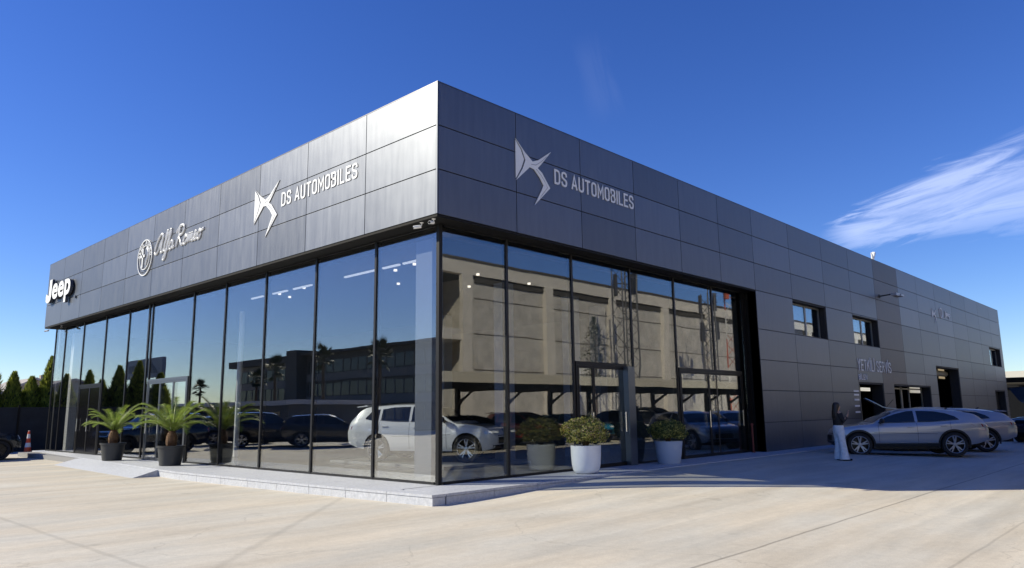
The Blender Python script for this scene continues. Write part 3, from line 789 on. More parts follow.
shrub((7.95, -.12, 0), 'dark green shrub in a tapered planter tinted the blue of shade, left of the wide doors', 5, P2, mat('glazed_shade_blue', (.42, .5, .62), .4, coat=.2), .48, .30, .82, [M_lg, M_lg, M_ly])  # blue of shade put into the pale planter's colour

# ------------------------------------------------------------------ cars
def interp(P, x):
    if x <= P[0][0]: return P[0][1]
    for (a, b), (c, d) in zip(P, P[1:]):
        if x <= c:
            t = (x - a) / (c - a); return b + (d - b) * (t * t * (3 - 2 * t) * .35 + t * .65)
    return P[-1][1]
def smooth_prof(P, x, h=.07):
    return sum(interp(P, x + d) * w for d, w in ((-2*h, .1), (-h, .2), (0, .4), (h, .2), (2*h, .1)))
class Car:
    """surface described by side and plan profiles; +x is the front, z from the ground"""
    def __init__(s, L=4.4, W=1.83, wb=2.68, fo=.82, R=.345, hood=None, roof=None, plan=None, sill=None, zbase=.24, tumble=.74, arch=.40, win=None, shoulder=1.0):
        s.L, s.W, s.R = L, W, R
        s.xf = L / 2 - fo; s.xr = s.xf - wb
        s.hood = hood; s.roof = roof; s.plan = plan; s.sill = sill; s.tumble = tumble; s.arch = arch; s.win = win
        s.hx = []
    def belt(s, x): return smooth_prof(s.hood, x, .05)
    def top(s, x): return max(smooth_prof(s.roof, x, .05), s.belt(x) + .012)
    def hw(s, x): return interp(s.plan, abs(x) / (s.L / 2) if False else x) * s.W / 2
    def bot(s, x):
        z = interp(s.sill, x)
        for xw in (s.xf, s.xr):
            d = abs(x - xw)
            if d < s.arch: z = max(z, s.R + sqrt(s.arch ** 2 - d * d) * 1.0)
        return min(z, s.belt(x) - .05)
    def side(s, x, z):
        w = s.hw(x); zb = s.belt(x); zt = s.top(x)
        if z <= zb:
            z0 = interp(s.sill, x); t = max(0, min(1, (z - z0) / max(.05, zb - z0)))
            prof = [(0, .915), (.12, .955), (.3, .975), (.5, .985), (.62, 1.0), (.74, .985), (.9, .965), (1, .925)]
            return w * interp(prof, t)
        t = min(1, (z - zb) / max(.02, (zt - .05) - zb))
        full = min(1, max(0, (zt - zb) / .45))
        return w * (.925 + (s.tumble - .925) * full * t ** 1.15)
    def ring(s, x, nl=11, ng=7, nt=8):
        zb, zt, z0 = s.belt(x), s.top(x), s.bot(x); P = []
        for k in range(nl + 1):
            z = z0 + (zb - z0) * k / nl; P.append((s.side(x, z), z))
        ze = max(zb + .006, zt - .05 * min(1, (zt - zb) / .3))
        for k in range(1, ng + 1):
            z = zb + (ze - zb) * k / ng; P.append((s.side(x, z), z))
        w = P[-1][0]
        for k in range(1, nt + 1):
            u = 1 - k / nt; P.append((w * u, ze + (zt - ze) * (1 - u ** 2.6)))
        return P
    def build_body(s, paint, parent, name='body'):
        q = MB(); L = s.L
        xs_ = []
        x = -L / 2
        N = 110
        base = [-L/2 + L * k / N for k in range(N + 1)]
        for xw in (s.xf, s.xr):
            base += [xw - s.arch, xw + s.arch, xw - s.arch + .01, xw + s.arch - .01, xw - s.arch + .03, xw + s.arch - .03]
        base += [-L/2 + .008, -L/2 + .02, L/2 - .008, L/2 - .02]
        xs_ = sorted(set(round(v, 4) for v in base))
        rings = []
        for x in xs_:
            R_ = s.ring(x); ids = []
            full = [(y, z) for y, z in R_] + [(-y, z) for y, z in R_[-2::-1]]
            for (y, z) in full: ids.append(len(q.v)); q.v.append((x, y, z))
            rings.append(ids)
        for a, b in zip(rings, rings[1:]):
            for k in range(len(a) - 1): q.f.append((a[k], b[k], b[k + 1], a[k + 1])); q.mi.append(0); q.tone.append(1)
        for r in (rings[0], rings[-1]): q.f.append(tuple(r)); q.mi.append(0); q.tone.append(1)
        return q.build(name, paint, parent, smooth=True, autos=42)
    def side_patch(s, sg, lo, hi, x0, x1, nx=24, nz=5, off=.004, thick=0):
        """strip on the flank between curves lo(x) and hi(x)"""
        q = MB(); g_ = []
        for i in range(nx + 1):
            x = x0 + (x1 - x0) * i / nx; row = []
            for j in range(nz + 1):
                z = lo(x) + (hi(x) - lo(x)) * j / nz
                row.append((x, sg * (s.side(x, z) + off), z))
            g_.append(row)
        for i in range(nx):
            for j in range(nz): q.face([g_[i][j], g_[i + 1][j], g_[i + 1][j + 1], g_[i][j + 1]])
        return q
    def top_patch(s, x0, x1, wfrac0, wfrac1, nx=10, ny=12, off=.006):
        q = MB(); g_ = []
        for i in range(nx + 1):
            t = i / nx; x = x0 + (x1 - x0) * t; R_ = s.ring(x); row = []
            zt = s.top(x); zb = s.belt(x); ze = max(zb + .006, zt - .05 * min(1, (zt - zb) / .3)); w = s.side(x, ze)
            wf = wfrac0 + (wfrac1 - wfrac0) * t
            e = (s.top(x + .02) - s.top(x - .02)) / .04; nl = sqrt(1 + e * e)
            for j in range(ny + 1):
                u = -1 + 2 * j / ny; uu = u * wf
                z = ze + (zt - ze) * (1 - abs(uu) ** 2.6)
                row.append((x - e / nl * off, w * uu, z + off / nl))
            g_.append(row)
        for i in range(nx):
            for j in range(ny): q.face([g_[i][j], g_[i + 1][j], g_[i + 1][j + 1], g_[i][j + 1]])
        return q
def wheel(parent, x, y, R, spokes=5, rim=None, out=1, width=.215):
    o = bpy.data.objects.new('wheel', None)
    q = MB(); w = width / 2; c = (x, y, R)
    q.lathe([(R * .70, -w * .9), (R * .93, -w), (R * .985, -w * .85), (R, -w * .6), (R, w * .6), (R * .985, w * .85), (R * .93, w), (R * .70, w * .9), (R * .68, 0), (R * .70, -w * .9)], 40, c, 'y', caps=False)
    wo = q.build('wheel', M_tyre, parent, smooth=True, autos=45)
    q = MB()
    q.lathe([(R * .72, out * w * .92), (R * .70, out * w * .92), (R * .665, out * w * .80), (R * .655, -out * w * .5), (R * .15, -out * w * .4), (0, -out * w * .4)], 36, c, 'y', mi=1, caps=False)
    q.lathe([(R * .725, out * w * .93), (R * .70, out * w * .99), (R * .67, out * w * .90)], 36, c, 'y', mi=0, caps=False)
    def sp(a, r, d, ww=0):
        return (c[0] + cos(a) * r - sin(a) * ww, c[1] + out * d, c[2] + sin(a) * r + cos(a) * ww)
    for k in range(spokes):
        for da in (-.13, .13):
            a0 = 2 * pi * k / spokes + pi / 2; a = a0 + da * 1.35
            A_ = [sp(a0 + da * .4, R * .12, w * .72, -.022), sp(a0 + da * .4, R * .12, w * .72, .022), sp(a, R * .69, w * .88, .016), sp(a, R * .69, w * .88, -.016)]
            B_ = [sp(a0 + da * .4, R * .12, w * .45, -.022), sp(a0 + da * .4, R * .12, w * .45, .022), sp(a, R * .69, w * .6, .016), sp(a, R * .69, w * .6, -.016)]
            i = len(q.v); q.v += A_ + B_
            for fq in ((0, 1, 2, 3), (4, 7, 6, 5), (0, 4, 5, 1), (1, 5, 6, 2), (2, 6, 7, 3), (3, 7, 4, 0)): q.f.append(tuple(i + m for m in fq)); q.mi.append(0); q.tone.append(1)
    q.lathe([(0, out * w * .82), (R * .13, out * w * .80), (R * .17, out * w * .68), (R * .17, out * w * .3)], 20, c, 'y', caps=False)
    q.build('rim', [rim or M_rim, M_rim_dark], wo, smooth=True, autos=35)
    return wo

def make_car(name, label, cat, spec, paint, loc=(0, 0, 0), rz=0, group=None, rim=None, open_hood=False, cladding=True, roofcol=None, bright_sill=False):
    t = thing(name, label, cat, loc, rz, group)
    c = Car(**spec['geo'])
    L = c.L
    body = c.build_body(paint, t)
    # hidden belly that closes the arches and the floor
    q = MB(); z0 = .24
    q.box(c.xr - .42, -c.W * .36, z0, c.xf + .42, c.W * .36, .78)
    q.box(c.xr + .42, -c.W * .45, z0 - .02, c.xf - .42, c.W * .45, z0 + .22)
    q.box(-L / 2 + .14, -c.W * .36, z0 + .08, c.xr - .38, c.W * .36, .5); q.box(c.xf + .38, -c.W * .36, z0 + .06, L / 2 - .14, c.W * .36, .5)
    q.build('underbody', M_black, t)
    W_ = spec['win']
    for sg in (-1, 1):
        for (x0, x1, lo, hi) in W_['side']:
            c.side_patch(sg, lambda x, lo=lo: interp(lo, x), lambda x, hi=hi: interp(hi, x), x0, x1).build('side_window', M_carglass, t, smooth=True)
        # chrome or dark belt line
        for (x0, x1) in W_['doors']:
            for xx in (x0, x1):
                c.side_patch(sg, lambda x: max(c.bot(x) + .06, .36), lambda x: c.belt(x) - .01, xx - .004, xx + .004, 1, 14, .0025).build('door_seam', M_black, t)
            hx = x0 + .12
            q = MB(); zz = c.belt(hx) - .13; yy = c.side(hx, zz)
            q.box(hx - .02, sg * (yy - .005), zz - .012, hx + .16, sg * (yy + .03), zz + .014); q.build('door_handle', paint, t, bevel=.006)
        # mirror
        mx = W_['mirror']; zz = c.belt(mx) + .10; yy = c.side(mx, c.belt(mx))
        q = MB(); q.lathe([(0, -.10), (.05, -.085), (.075, -.03), (.078, .03), (.05, .085), (0, .10)], 12, (mx, sg * (yy + .12), zz), 'y'); 
        q.tube([(mx + .03, sg * (yy - .02), zz - .09), (mx, sg * (yy + .08), zz - .02)], .022, 6)
        q.build('mirror', W_.get('mirror_mat', M_plastic), t, smooth=True)
        # wheels and cladding
        for xw in (c.xf, c.xr):
            wheel(t, xw, sg * (c.W / 2 - .125), c.R, 5, rim, sg)
            if cladding:
                q = MB(); n = 26
                a0, a1 = -.25, pi + .25
                for k in range(n):
                    ta, tb = a0 + (a1 - a0) * k / n, a0 + (a1 - a0) * (k + 1) / n
                    P = []
                    for (r, tt, of) in ((c.arch - .012, ta, .0), (c.arch + .045, ta, .008), (c.arch + .045, tb, .008), (c.arch - .012, tb, .0)):
                        x = xw + r * cos(tt); z = c.R + r * sin(tt); P.append((x, sg * (c.side(x, z) + of + .004), z))
                    q.face(P)
                q.build('arch_trim', M_plastic, t, smooth=True)
        if cladding:
            c.side_patch(sg, lambda x: interp(c.sill, x), lambda x: interp(c.sill, x) + .10, c.xr + c.arch + .03, c.xf - c.arch - .03, 20, 3, .006).build('sill_trim', M_plastic, t, smooth=True)
    for sg in (-1, 1):
        if bright_sill:
            c.side_patch(sg, lambda x: interp(c.sill, x) + .115, lambda x: interp(c.sill, x) + .135, c.xr + c.arch + .08, c.xf - c.arch - .08, 20, 1, .012).build('sill_strip', M_chrome, t)
        # crease along the flank: dark strip painted as its shadow; window surround
        c.side_patch(sg, lambda x: .70 + .03 * x, lambda x: .708 + .03 * x, c.xr + c.arch + .05, c.xf - c.arch - .02, 24, 1, .002).build('crease_shade', M_plastic, t)
        for (x0, x1, lo, hi) in W_['side'][:2]:
            c.side_patch(sg, lambda x, lo=lo: interp(lo, x) - .022, lambda x, lo=lo: interp(lo, x) - .004, x0 - .02, x1 + .02, 20, 1, .006).build('window_trim', M_plastic, t)
    q = MB(); q.tube([(-c.L / 2 + .95, 0, c.top(-c.L / 2 + .95)), (-c.L / 2 + .85, 0, c.top(-c.L / 2 + .85) + .07)], [.03, .008], 6); q.build('antenna', M_plastic, t)
    (w0, w1) = W_['wind']; c.top_patch(w0, w1, .94, .97).build('windshield', M_carglass, t, smooth=True)
    (r0, r1) = W_['rear']; c.top_patch(r0, r1, .84, .90).build('rear_window', M_carglass, t, smooth=True)
    # lamps, grille, bumpers, plates (on the rounded ends)
    fx = L / 2
    def end_patch(sgx, zlo, zhi, u0, u1, off=.008, n=12, m=3):
        """patch on the nose/tail: u is the fraction of the half width, x found by stepping inwards until wide enough"""
        q = MB(); G = []
        for i in range(n + 1):
            u = u0 + (u1 - u0) * i / n; row = []
            for j in range(m + 1):
                z = zlo + (zhi - zlo) * j / m; y = u * c.W / 2
                x = sgx * fx; st = 0
                while st < 160 and (c.side(x, z) < abs(y) or c.top(x) < z or interp(c.sill, x) > z):
                    x -= sgx * .006; st += 1
                row.append((x + sgx * off, y, z))
            G.append(row)
        for i in range(n):
            for j in range(m): q.face([G[i][j], G[i + 1][j], G[i + 1][j + 1], G[i][j + 1]])
        return q
    E = spec['ends']
    for sg in (-1, 1):
        a, b, z0, z1 = E['head']; end_patch(1, z0, z1, sg * a, sg * b).build('headlight', M_lens, t, smooth=True)
        a, b, z0, z1 = E['tail']; end_patch(-1, z0, z1, sg * a, sg * b).build('taillight', M_red, t, smooth=True)
    a, z0, z1 = E['grille']; end_patch(1, z0, z1, -a, a).build('grille', M_black, t)
    a, z0, z1 = E['fbump']; end_patch(1, z0, z1, -a, a, .01).build('bumper_trim', M_plastic, t)
    a, z0, z1 = E['rbump']; end_patch(-1, z0, z1, -a, a, .01).build('bumper_trim', M_plastic, t)
    end_patch(-1, E['plate'], E['plate'] + .11, -.27, .27, .016, 4, 1).build('licence_plate', mat('plate', (.7, .7, .68), .5), t)
    if 'spoiler' in E:
        xs_, zz, ww = E['spoiler']
        q = MB(); q.prism([(-.20, -.03), (-.22, -.005), (.12, .035), (.14, .0)], lambda a, b: (xs_ + a, -ww, zz + b), lambda a, b: (xs_ + a, ww, zz + b))
        q.build('spoiler', E.get('sp_mat', paint), t, bevel=.01)
    if open_hood:
        x0, x1 = W_['wind'][0] + .06, L / 2 - .28
        # engine bay seen under the raised hood
        c.top_patch(x0, x1, .9, .86, 10, 10, .008).build('engine_bay', M_black, t)
        q = MB(); H = []
        for i in range(11):
            x = x0 + (x1 - x0) * i / 10; z = c.top(x) - c.top(x0); w = c.side(x, c.belt(x)) * .96
            H.append([(x - x0, w * (-1 + 2 * j / 8), z + .03 * (1 - (-1 + j / 4) ** 2)) for j in range(9)])
        for th in (0, -.03):
            for i in range(10):
                for j in range(8): q.face([(H[a][b][0], H[a][b][1], H[a][b][2] + th) for a, b in ((i, j), (i + 1, j), (i + 1, j + 1), (i, j + 1))])
        for i in range(10):
            for j in (0, 8): q.face([H[i][j], H[i + 1][j], (H[i+1][j][0], H[i+1][j][1], H[i+1][j][2] - .03), (H[i][j][0], H[i][j][1], H[i][j][2] - .03)])
        ho = q.build('raised_hood', paint, t, smooth=True, autos=30); ho.location = (x0, 0, c.top(x0) + .02); ho.rotation_euler = (0, -radians(open_hood), 0)
        q = MB(); q.tube([(x1 - .25, c.W * .36, c.top(x1) - .02), (x0 + .35, c.W * .34, c.top(x0) + .45)], .008, 5); q.build('hood_prop', M_black, t)
    return t

def crossover(L=4.42, W=1.84, H=1.53, coupe=True):
    h = L / 2
    if coupe: H -= .06
    bz = .04 if coupe else 0
    hood = [(-h, .82), (-h + .03, .96), (-h + .12, 1.07), (-h + .5, 1.12), (-.6, 1.07), (.3, 1.045), (.85, 1.03), (1.3, 1.0), (h - .3, .93), (h - .12, .84), (h - .03, .72), (h, .60)]
    roof = [(-h, .70), (-h + .08, 1.08), (-h + .18, 1.19), (-h + .40, 1.36), (-h + .9, H - .055), (-.75, H - .01), (-.25, H), (.1, H - .02), (.42, H - .09), (.75, 1.27), (1.12, 1.05), (1.3, .96), (h, .4)]
    if not coupe:
        roof = [(-h, .70), (-h + .06, 1.06), (-h + .18, 1.16), (-h + .42, H - .12), (-h + .62, H - .03), (-.75, H + .02), (-.25, H + .025), (.1, H), (.4, H - .08), (.75, 1.27), (1.12, 1.05), (1.3, .96), (h, .4)]
    hood = [(a, b - bz) for a, b in hood]
    if coupe: roof = [(a, b - bz if b < H - .1 else b) for a, b in roof]
    plan = [(-h, .74), (-h + .02, .80), (-h + .1, .87), (-h + .35, .94), (-h + .8, .985), (-.5, 1), (.8, 1), (h - .7, .985), (h - .35, .93), (h - .12, .82), (h - .03, .70), (h, .62)]
    sill = [(-h, .56), (-h + .05, .48), (-h + .4, .38), (-h + .8, .31), (0, .30), (h - .8, .30), (h - .3, .30), (h - .05, .36), (h, .42)]
    geo = dict(L=L, W=W, wb=2.68, fo=.72, R=.365, hood=hood, roof=roof, plan=plan, sill=sill, arch=.415)
    f_lo = [(-1.5, 1.17 - bz), (-.6, 1.105 - bz), (1.0, 1.075 - bz)]
    hi_top = H - .085
    if coupe:
        side = [(-.14, .90, f_lo, [(-.14, hi_top), (.02, hi_top - .005), (.30, hi_top - .07), (.62, 1.22), (.90, 1.045)]),
                (-1.36, -.22, f_lo, [(-1.36, 1.14), (-1.25, 1.22), (-1.0, 1.31), (-.7, hi_top - .02), (-.22, hi_top)])]
    else:
        side = [(-.14, .93, f_lo, [(-.14, hi_top + .01), (.02, hi_top), (.30, hi_top - .07), (.62, 1.25), (.93, 1.08)]),
                (-1.08, -.22, f_lo, [(-1.08, hi_top - .05), (-.7, hi_top), (-.22, hi_top + .01)]),
                (-1.58, -1.16, [(-1.6, 1.16), (-1.16, 1.09)], [(-1.58, 1.20), (-1.4, hi_top - .10), (-1.16, hi_top - .05)])]
    rear = (-h + .16, -h + .42) if coupe else (-h + .12, -h + .40)
    return dict(geo=geo, win=dict(side=side, doors=[(-1.12, -.18), (-.18, .92)], mirror=.82, wind=(.46, 1.06), rear=rear),
                ends=dict(head=(.42, .86, .74, .83), tail=(.30, .93, .88, .97), grille=(.4, .48, .70), fbump=(.7, .34, .45), rbump=(.66, .50, .66), plate=.74,
                          spoiler=(-h + .42, 1.345 if coupe else H - .05, .58)))
def suv(L=4.5, W=1.88, H=1.72):
    sp = crossover(L, W, H, False)
    h = L / 2; g_ = sp['geo']
    g_['hood'] = [(-h, .85), (-h + .03, 1.0), (-h + .1, 1.08), (-.6, 1.10), (.6, 1.08), (.95, 1.07), (1.4, 1.04), (h - .22, .98), (h - .06, .86), (h - .01, .7), (h, .6)]
    g_['roof'] = [(-h, .7), (-h + .05, 1.1), (-h + .12, 1.3), (-h + .26, H - .06), (-h + .45, H), (-.3, H + .02), (.25, H - .01), (.45, H - .08), (.75, 1.42), (1.05, 1.12), (1.4, 1.0), (h, .4)]
    g_['plan'] = [(-h, .84), (-h + .03, .90), (-h + .2, .96), (-h + .7, 1), (.9, 1), (h - .5, .985), (h - .2, .93), (h - .04, .84), (h, .78)]
    g_['sill'] = [(-h, .5), (-h + .1, .42), (-h + .6, .32), (h - .6, .30), (h - .1, .36), (h, .44)]
    g_['R'] = .37; g_['arch'] = .43; g_['tumble'] = .80
    lo = [(-1.9, 1.16), (1.0, 1.13)]; hi = H - .10
    sp['win']['side'] = [(-.14, .88, lo, [(-.14, hi), (.25, hi - .02), (.6, 1.42), (.88, 1.15)]), (-1.1, -.22, lo, [(-1.1, hi), (-.22, hi)]), (-1.85, -1.18, lo, [(-1.85, 1.25), (-1.75, hi - .05), (-1.18, hi)])]
    sp['win']['wind'] = (.5, 1.0); sp['win']['rear'] = (-h + .08, -h + .22)
    sp['ends'] = dict(head=(.55, .85, .80, .93), tail=(.70, .92, .85, 1.05), grille=(.5, .80, .93), fbump=(.85, .44, .62), rbump=(.8, .45, .62), plate=.7)
    return sp
def paint(name, col, metal=.6, rough=.3):
    return mat(name, col, rough, metal, coat=1.)
HD = atan2(.866, -.50)
silver = paint('paint_silver', (.34, .37, .43), .55, .32)
XO = crossover()
SUVS = suv()
make_car('parked_car', 'silver blue coupe crossover in full side view beside the standing woman', 'car', XO, silver, (16.75, -3.35, gz(16.2, -3.8)), HD,
         'crossovers parked at the service wall', M_rim_grey, bright_sill=True)
silver2 = paint('paint_silver_b', (.33, .35, .40), .55, .32)
make_car('parked_car', 'second silver crossover of which mostly the tail shows behind the first one', 'car', XO, silver2, (20.2, -3.5, gz(20.2, -3.6)), HD, 'crossovers parked at the service wall', M_rim_grey, bright_sill=True)
make_car('parked_car', 'pale blue car with raised hood by the service doorway, hidden behind the silver one', 'car', XO, silver, (25.15, -1.5, gz(25, -1.6)), radians(112), None, M_rim, open_hood=38, cladding=False)
make_car('parked_car', 'dark blue car with raised hood cut off by the right edge', 'car', SUVS, paint('paint_navy', (.02, .03, .06), .3, .25), (29.6, -6.0, gz(29, -6)), radians(150), None, None, open_hood=50)
make_car('parked_car', 'black off-road car at the left edge, its front towards the showroom', 'car', SUVS, paint('paint_black', (.01, .012, .016), .2, .2), (-3.3, 24.4, -.189), radians(-4), None, M_rim_dark)
XW = crossover(4.42, 1.84, 1.56, False)
make_car('display_car', 'white crossover on display inside the glass corner', 'car', XW, paint('paint_white', (.78, .78, .77), .0, .3), (4.45, 5.45, .08), atan2(-.90, .40), None, M_rim, cladding=False)
# cars that show in the mirror of the glass
REF = [('parked_car', 'black sedan-like car in the yard facing the sunny glass wall', XW, (.035, .035, .04), (-10.6, 21.6), 215),
       ('parked_car', 'dark brown off-road car beyond the black one in the yard', SUVS, (.03, .022, .018), (-8.9, 24.6), 205),
       ('parked_car', 'dark grey hatchback furthest along the yard by the hedge', XW, (.05, .05, .055), (-9.4, 28.9), 200),
       ('parked_car', 'grey off-road car at the near end of the open carport', SUVS, (.16, .17, .18), (9.9, -12.4), 90),
       ('parked_car', 'black car beneath the carport between the grey and the red ones', XO, (.012, .012, .013), (13.3, -12.3), 90),
       ('parked_car', 'bright red crossover beneath the carport', XW, (.42, .035, .02), (16.8, -12.2), 90),
       ('parked_car', 'light blue coupe crossover beneath the carport', XO, (.03, .22, .36), (20.4, -12.3), 90),
       ('parked_car', 'dark hatchback beneath the carport right of the blue one', XW, (.03, .03, .032), (24.0, -12.3), -90),
       ('parked_car', 'white off-road car at the far end of the carport', SUVS, (.5, .5, .5), (28.0, -12.4), 90)]
for k, (n, l, sp, col, (x, y), a) in enumerate(REF):
    make_car(n, l, 'car', sp, paint('paint_ref_%d' % k, col, .2, .25), (x, y, gz(x, y)), radians(a), 'cars parked across the yard')

# ------------------------------------------------------------------ person
def skin_body(name, joints, edges, mat_, parent, root=0, sub=2):
    me = bpy.data.meshes.new(name); me.from_pydata([j[0] for j in joints], edges, []); me.materials.append(mat_)
    o = bpy.data.objects.new(name, me); C.objects.link(o)
    md = o.modifiers.new('s', 'SKIN'); sl = me.skin_vertices[0] if me.skin_vertices else None
    if sl is None:
        bm = bmesh.new(); bm.from_mesh(me); bm.verts.layers.skin.verify(); bm.to_mesh(me); bm.free(); sl = me.skin_vertices[0]
    for k, j in enumerate(joints):
        r = j[1]; sl.data[k].radius = r if isinstance(r, tuple) else (r, r); sl.data[k].use_root = (k == root)
    md2 = o.modifiers.new('u', 'SUBSURF'); md2.levels = sub; md2.render_levels = sub
    dg = bpy.context.evaluated_depsgraph_get(); dg.update()
    m2 = bpy.data.meshes.new_from_object(o.evaluated_get(dg)); m2.name = name
    bpy.data.objects.remove(o)
    m2.polygons.foreach_set('use_smooth', [True] * len(m2.polygons))
    o = bpy.data.objects.new(name, m2); C.objects.link(o); o.parent = parent
    return o
M_skin = mat('skin', (.42, .25, .17), .55)
M_hair = mat('dark_hair', (.012, .009, .008), .5, noise_amt=.3, nscale=60)
M_top = mat('black_top', (.012, .012, .014), .8)
M_jean = mat('pale_jeans', (.62, .68, .76), .85, noise_amt=.12, nscale=12)
per = thing('person', 'woman with long dark hair, black top and pale wide-leg jeans beside the silver car', 'person', (12.35, -2.93, gz(12.35, -2.93)), radians(-42))
per.scale = (.965,) * 3
# +x is where she faces
J = [((0, 0, .90), (.13, .15)), ((0, 0, 1.08), (.095, .125)), ((.0, 0, 1.25), (.10, .15)), ((0, 0, 1.36), (.065, .09)), ((.0, 0, 1.41), .048),
     ((.015, 0, 1.47), (.062, .06)), ((.02, 0, 1.545), (.088, .074)), ((.01, 0, 1.60), (.05, .045)),
     ((0, .09, .86), .10), ((.01, .10, .48), .062), ((-.02, .11, .08), .04), ((.10, .11, .03), .035),
     ((0, -.09, .86), .10), ((.04, -.10, .48), .062), ((.07, -.11, .08), .04), ((.19, -.11, .03), .035),
     ((0, .16, 1.33), .05), ((.03, .22, 1.08), .042), ((.16, .20, .90), .03), ((.20, .19, .84), (.018, .032)),
     ((0, -.16, 1.33), .05), ((.06, -.22, 1.10), .042), ((.22, -.16, 1.27), .03), ((.25, -.14, 1.34), (.018, .032)),
     ((.112, 0, 1.53), .014)]
Ed = [(0, 1), (1, 2), (2, 3), (3, 4), (4, 5), (5, 6), (6, 7), (0, 8), (8, 9), (9, 10), (10, 11), (0, 12), (12, 13), (13, 14), (14, 15),
      (3, 16), (16, 17), (17, 18), (18, 19), (3, 20), (20, 21), (21, 22), (22, 23), (6, 24)]
def fingers(J, Ed, base, pos, d):
    for k in range(4):
        y = (k - 1.5) * .017
        l = (.07, .08, .076, .06)[k]
        a = len(J); J.append(((pos[0] + d[0] * .03, pos[1] + y, pos[2] + d[1] * .03), .009)); J.append(((pos[0] + d[0] * (.03 + l * .6), pos[1] + y * 1.1, pos[2] + d[1] * (.03 + l * .6)), .008))
        J.append(((pos[0] + d[0] * (.02 + l) + .01, pos[1] + y * 1.1, pos[2] + d[1] * (.02 + l)), .007)); Ed += [(base, a), (a, a + 1), (a + 1, a + 2)]
    a = len(J); J.append(((pos[0] + .025, pos[1] + .03, pos[2] + d[1] * .0), .009)); J.append(((pos[0] + .04, pos[1] + .04, pos[2] + d[1] * .03), .008)); Ed += [(base, a), (a, a + 1)]
fingers(J, Ed, 19, (.20, .19, .84), (.3, -.95)); fingers(J, Ed, 23, (.25, -.14, 1.34), (.3, .95))
body = skin_body('body', J, Ed, M_skin, per)
def loft(secs, n=24):
    q = MB(); rings = []
    for (cx, cy, z, rx, ry) in secs:
        b = len(q.v)
        for j in range(n):
            t_ = 2 * pi * j / n; q.v.append((cx + rx * cos(t_), cy + ry * sin(t_), z + 0))
        rings.append(b)
    for a, b in zip(rings, rings[1:]):
        for j in range(n): q.f.append((a + j, a + (j + 1) % n, b + (j + 1) % n, b + j)); q.mi.append(0); q.tone.append(1)
    return q
# jeans: waist + two wide legs
q = loft([(0, 0, 1.03, .125, .15), (0, 0, .95, .14, .175), (0, 0, .86, .15, .185), (0, 0, .78, .13, .175)])
for sg, fx_ in ((1, 0), (-1, .05)):
    q2 = loft([(0, sg * .085, .86, .13, .1), (.01, sg * .095, .7, .105, .092), (.015 + fx_ * .5, sg * .10, .48, .092, .085), (fx_, sg * .11, .25, .11, .095), (fx_ + .01, sg * .115, .035, .14, .115)])
    o_ = len(q.v); q.v += q2.v; q.f += [tuple(i + o_ for i in f) for f in q2.f]; q.mi += q2.mi; q.tone += q2.tone
jn = q.build('jeans', M_jean, per, smooth=True)
q = loft([(0, 0, 1.0, .13, .16), (0, 0, 1.1, .125, .15), (0, 0, 1.25, .135, .175), (0, 0, 1.34, .10, .17), (0, 0, 1.40, .06, .08)])
tp = q.build('top', M_top, per, smooth=True)
for (A_, B_, C_) in (((0, .15, 1.34), (.03, .225, 1.08), (.12, .21, .95)), ((0, -.15, 1.34), (.06, -.225, 1.10), (.18, -.17, 1.22))):
    q = MB(); q.tube([A_, B_, C_], [.07, .06, .045], 12); q.build('sleeve', M_top, tp, smooth=True)
q = loft([(-.005, 0, 1.665, .02, .02), (-.01, 0, 1.655, .07, .065), (-.01, 0, 1.61, .105, .092), (-.025, 0, 1.55, .105, .098), (-.05, 0, 1.47, .085, .10), (-.075, 0, 1.38, .07, .12), (-.085, 0, 1.25, .06, .125), (-.08, 0, 1.12, .04, .10), (-.08, 0, 1.08, .01, .04)])
q.build('hair', M_hair, per, smooth=True)
for sg, fx_ in ((1, 0), (-1, .07)):
    q = MB(); q.box(-.06 + fx_, sg * .11 - .04, 0, .20 + fx_, sg * .11 + .04, .05); q.build('shoe', M_black, per, bevel=.015)

# ------------------------------------------------------------------ traffic cone, bollard
t = thing('traffic_cone', 'orange and white traffic cone standing before the dark fence', 'cone', (.62, 29.6, -.189))
q = MB(); q.box(-.2, -.2, 0, .2, .2, .04); q.build('base', M_plastic, t)
q = MB(); pr = [(.15, .04), (.125, .25), (.10, .45), (.075, .65), (.055, .85), (.04, .98), (.03, 1.0)]
for k in range(6): q.lathe(pr[k:k + 2], 18, mi=k % 2)
q.build('body', [mat('cone_orange', (.75, .10, .03), .5), M_white], t)
t = thing('reflection_post', 'added reddish post standing in for a reflection in the dark recess beside the wide doors', 'post', (13.55, .22, 0))
q = MB(); q.tube([(0, 0, 0), (0, 0, .85)], .03, 10); q.lathe([(.06, 0), (.06, .02)], 12); q.build('post', mat('rust_red', (.16, .03, .02), .6), t)  # added post standing in for a thin reddish reflection
q = MB(); q.lathe([(.045, .85), (.05, .88), (.03, .92), (0, .93)], 12); q.build('cap', mat('rust_red_b', (.22, .05, .03), .6), t)

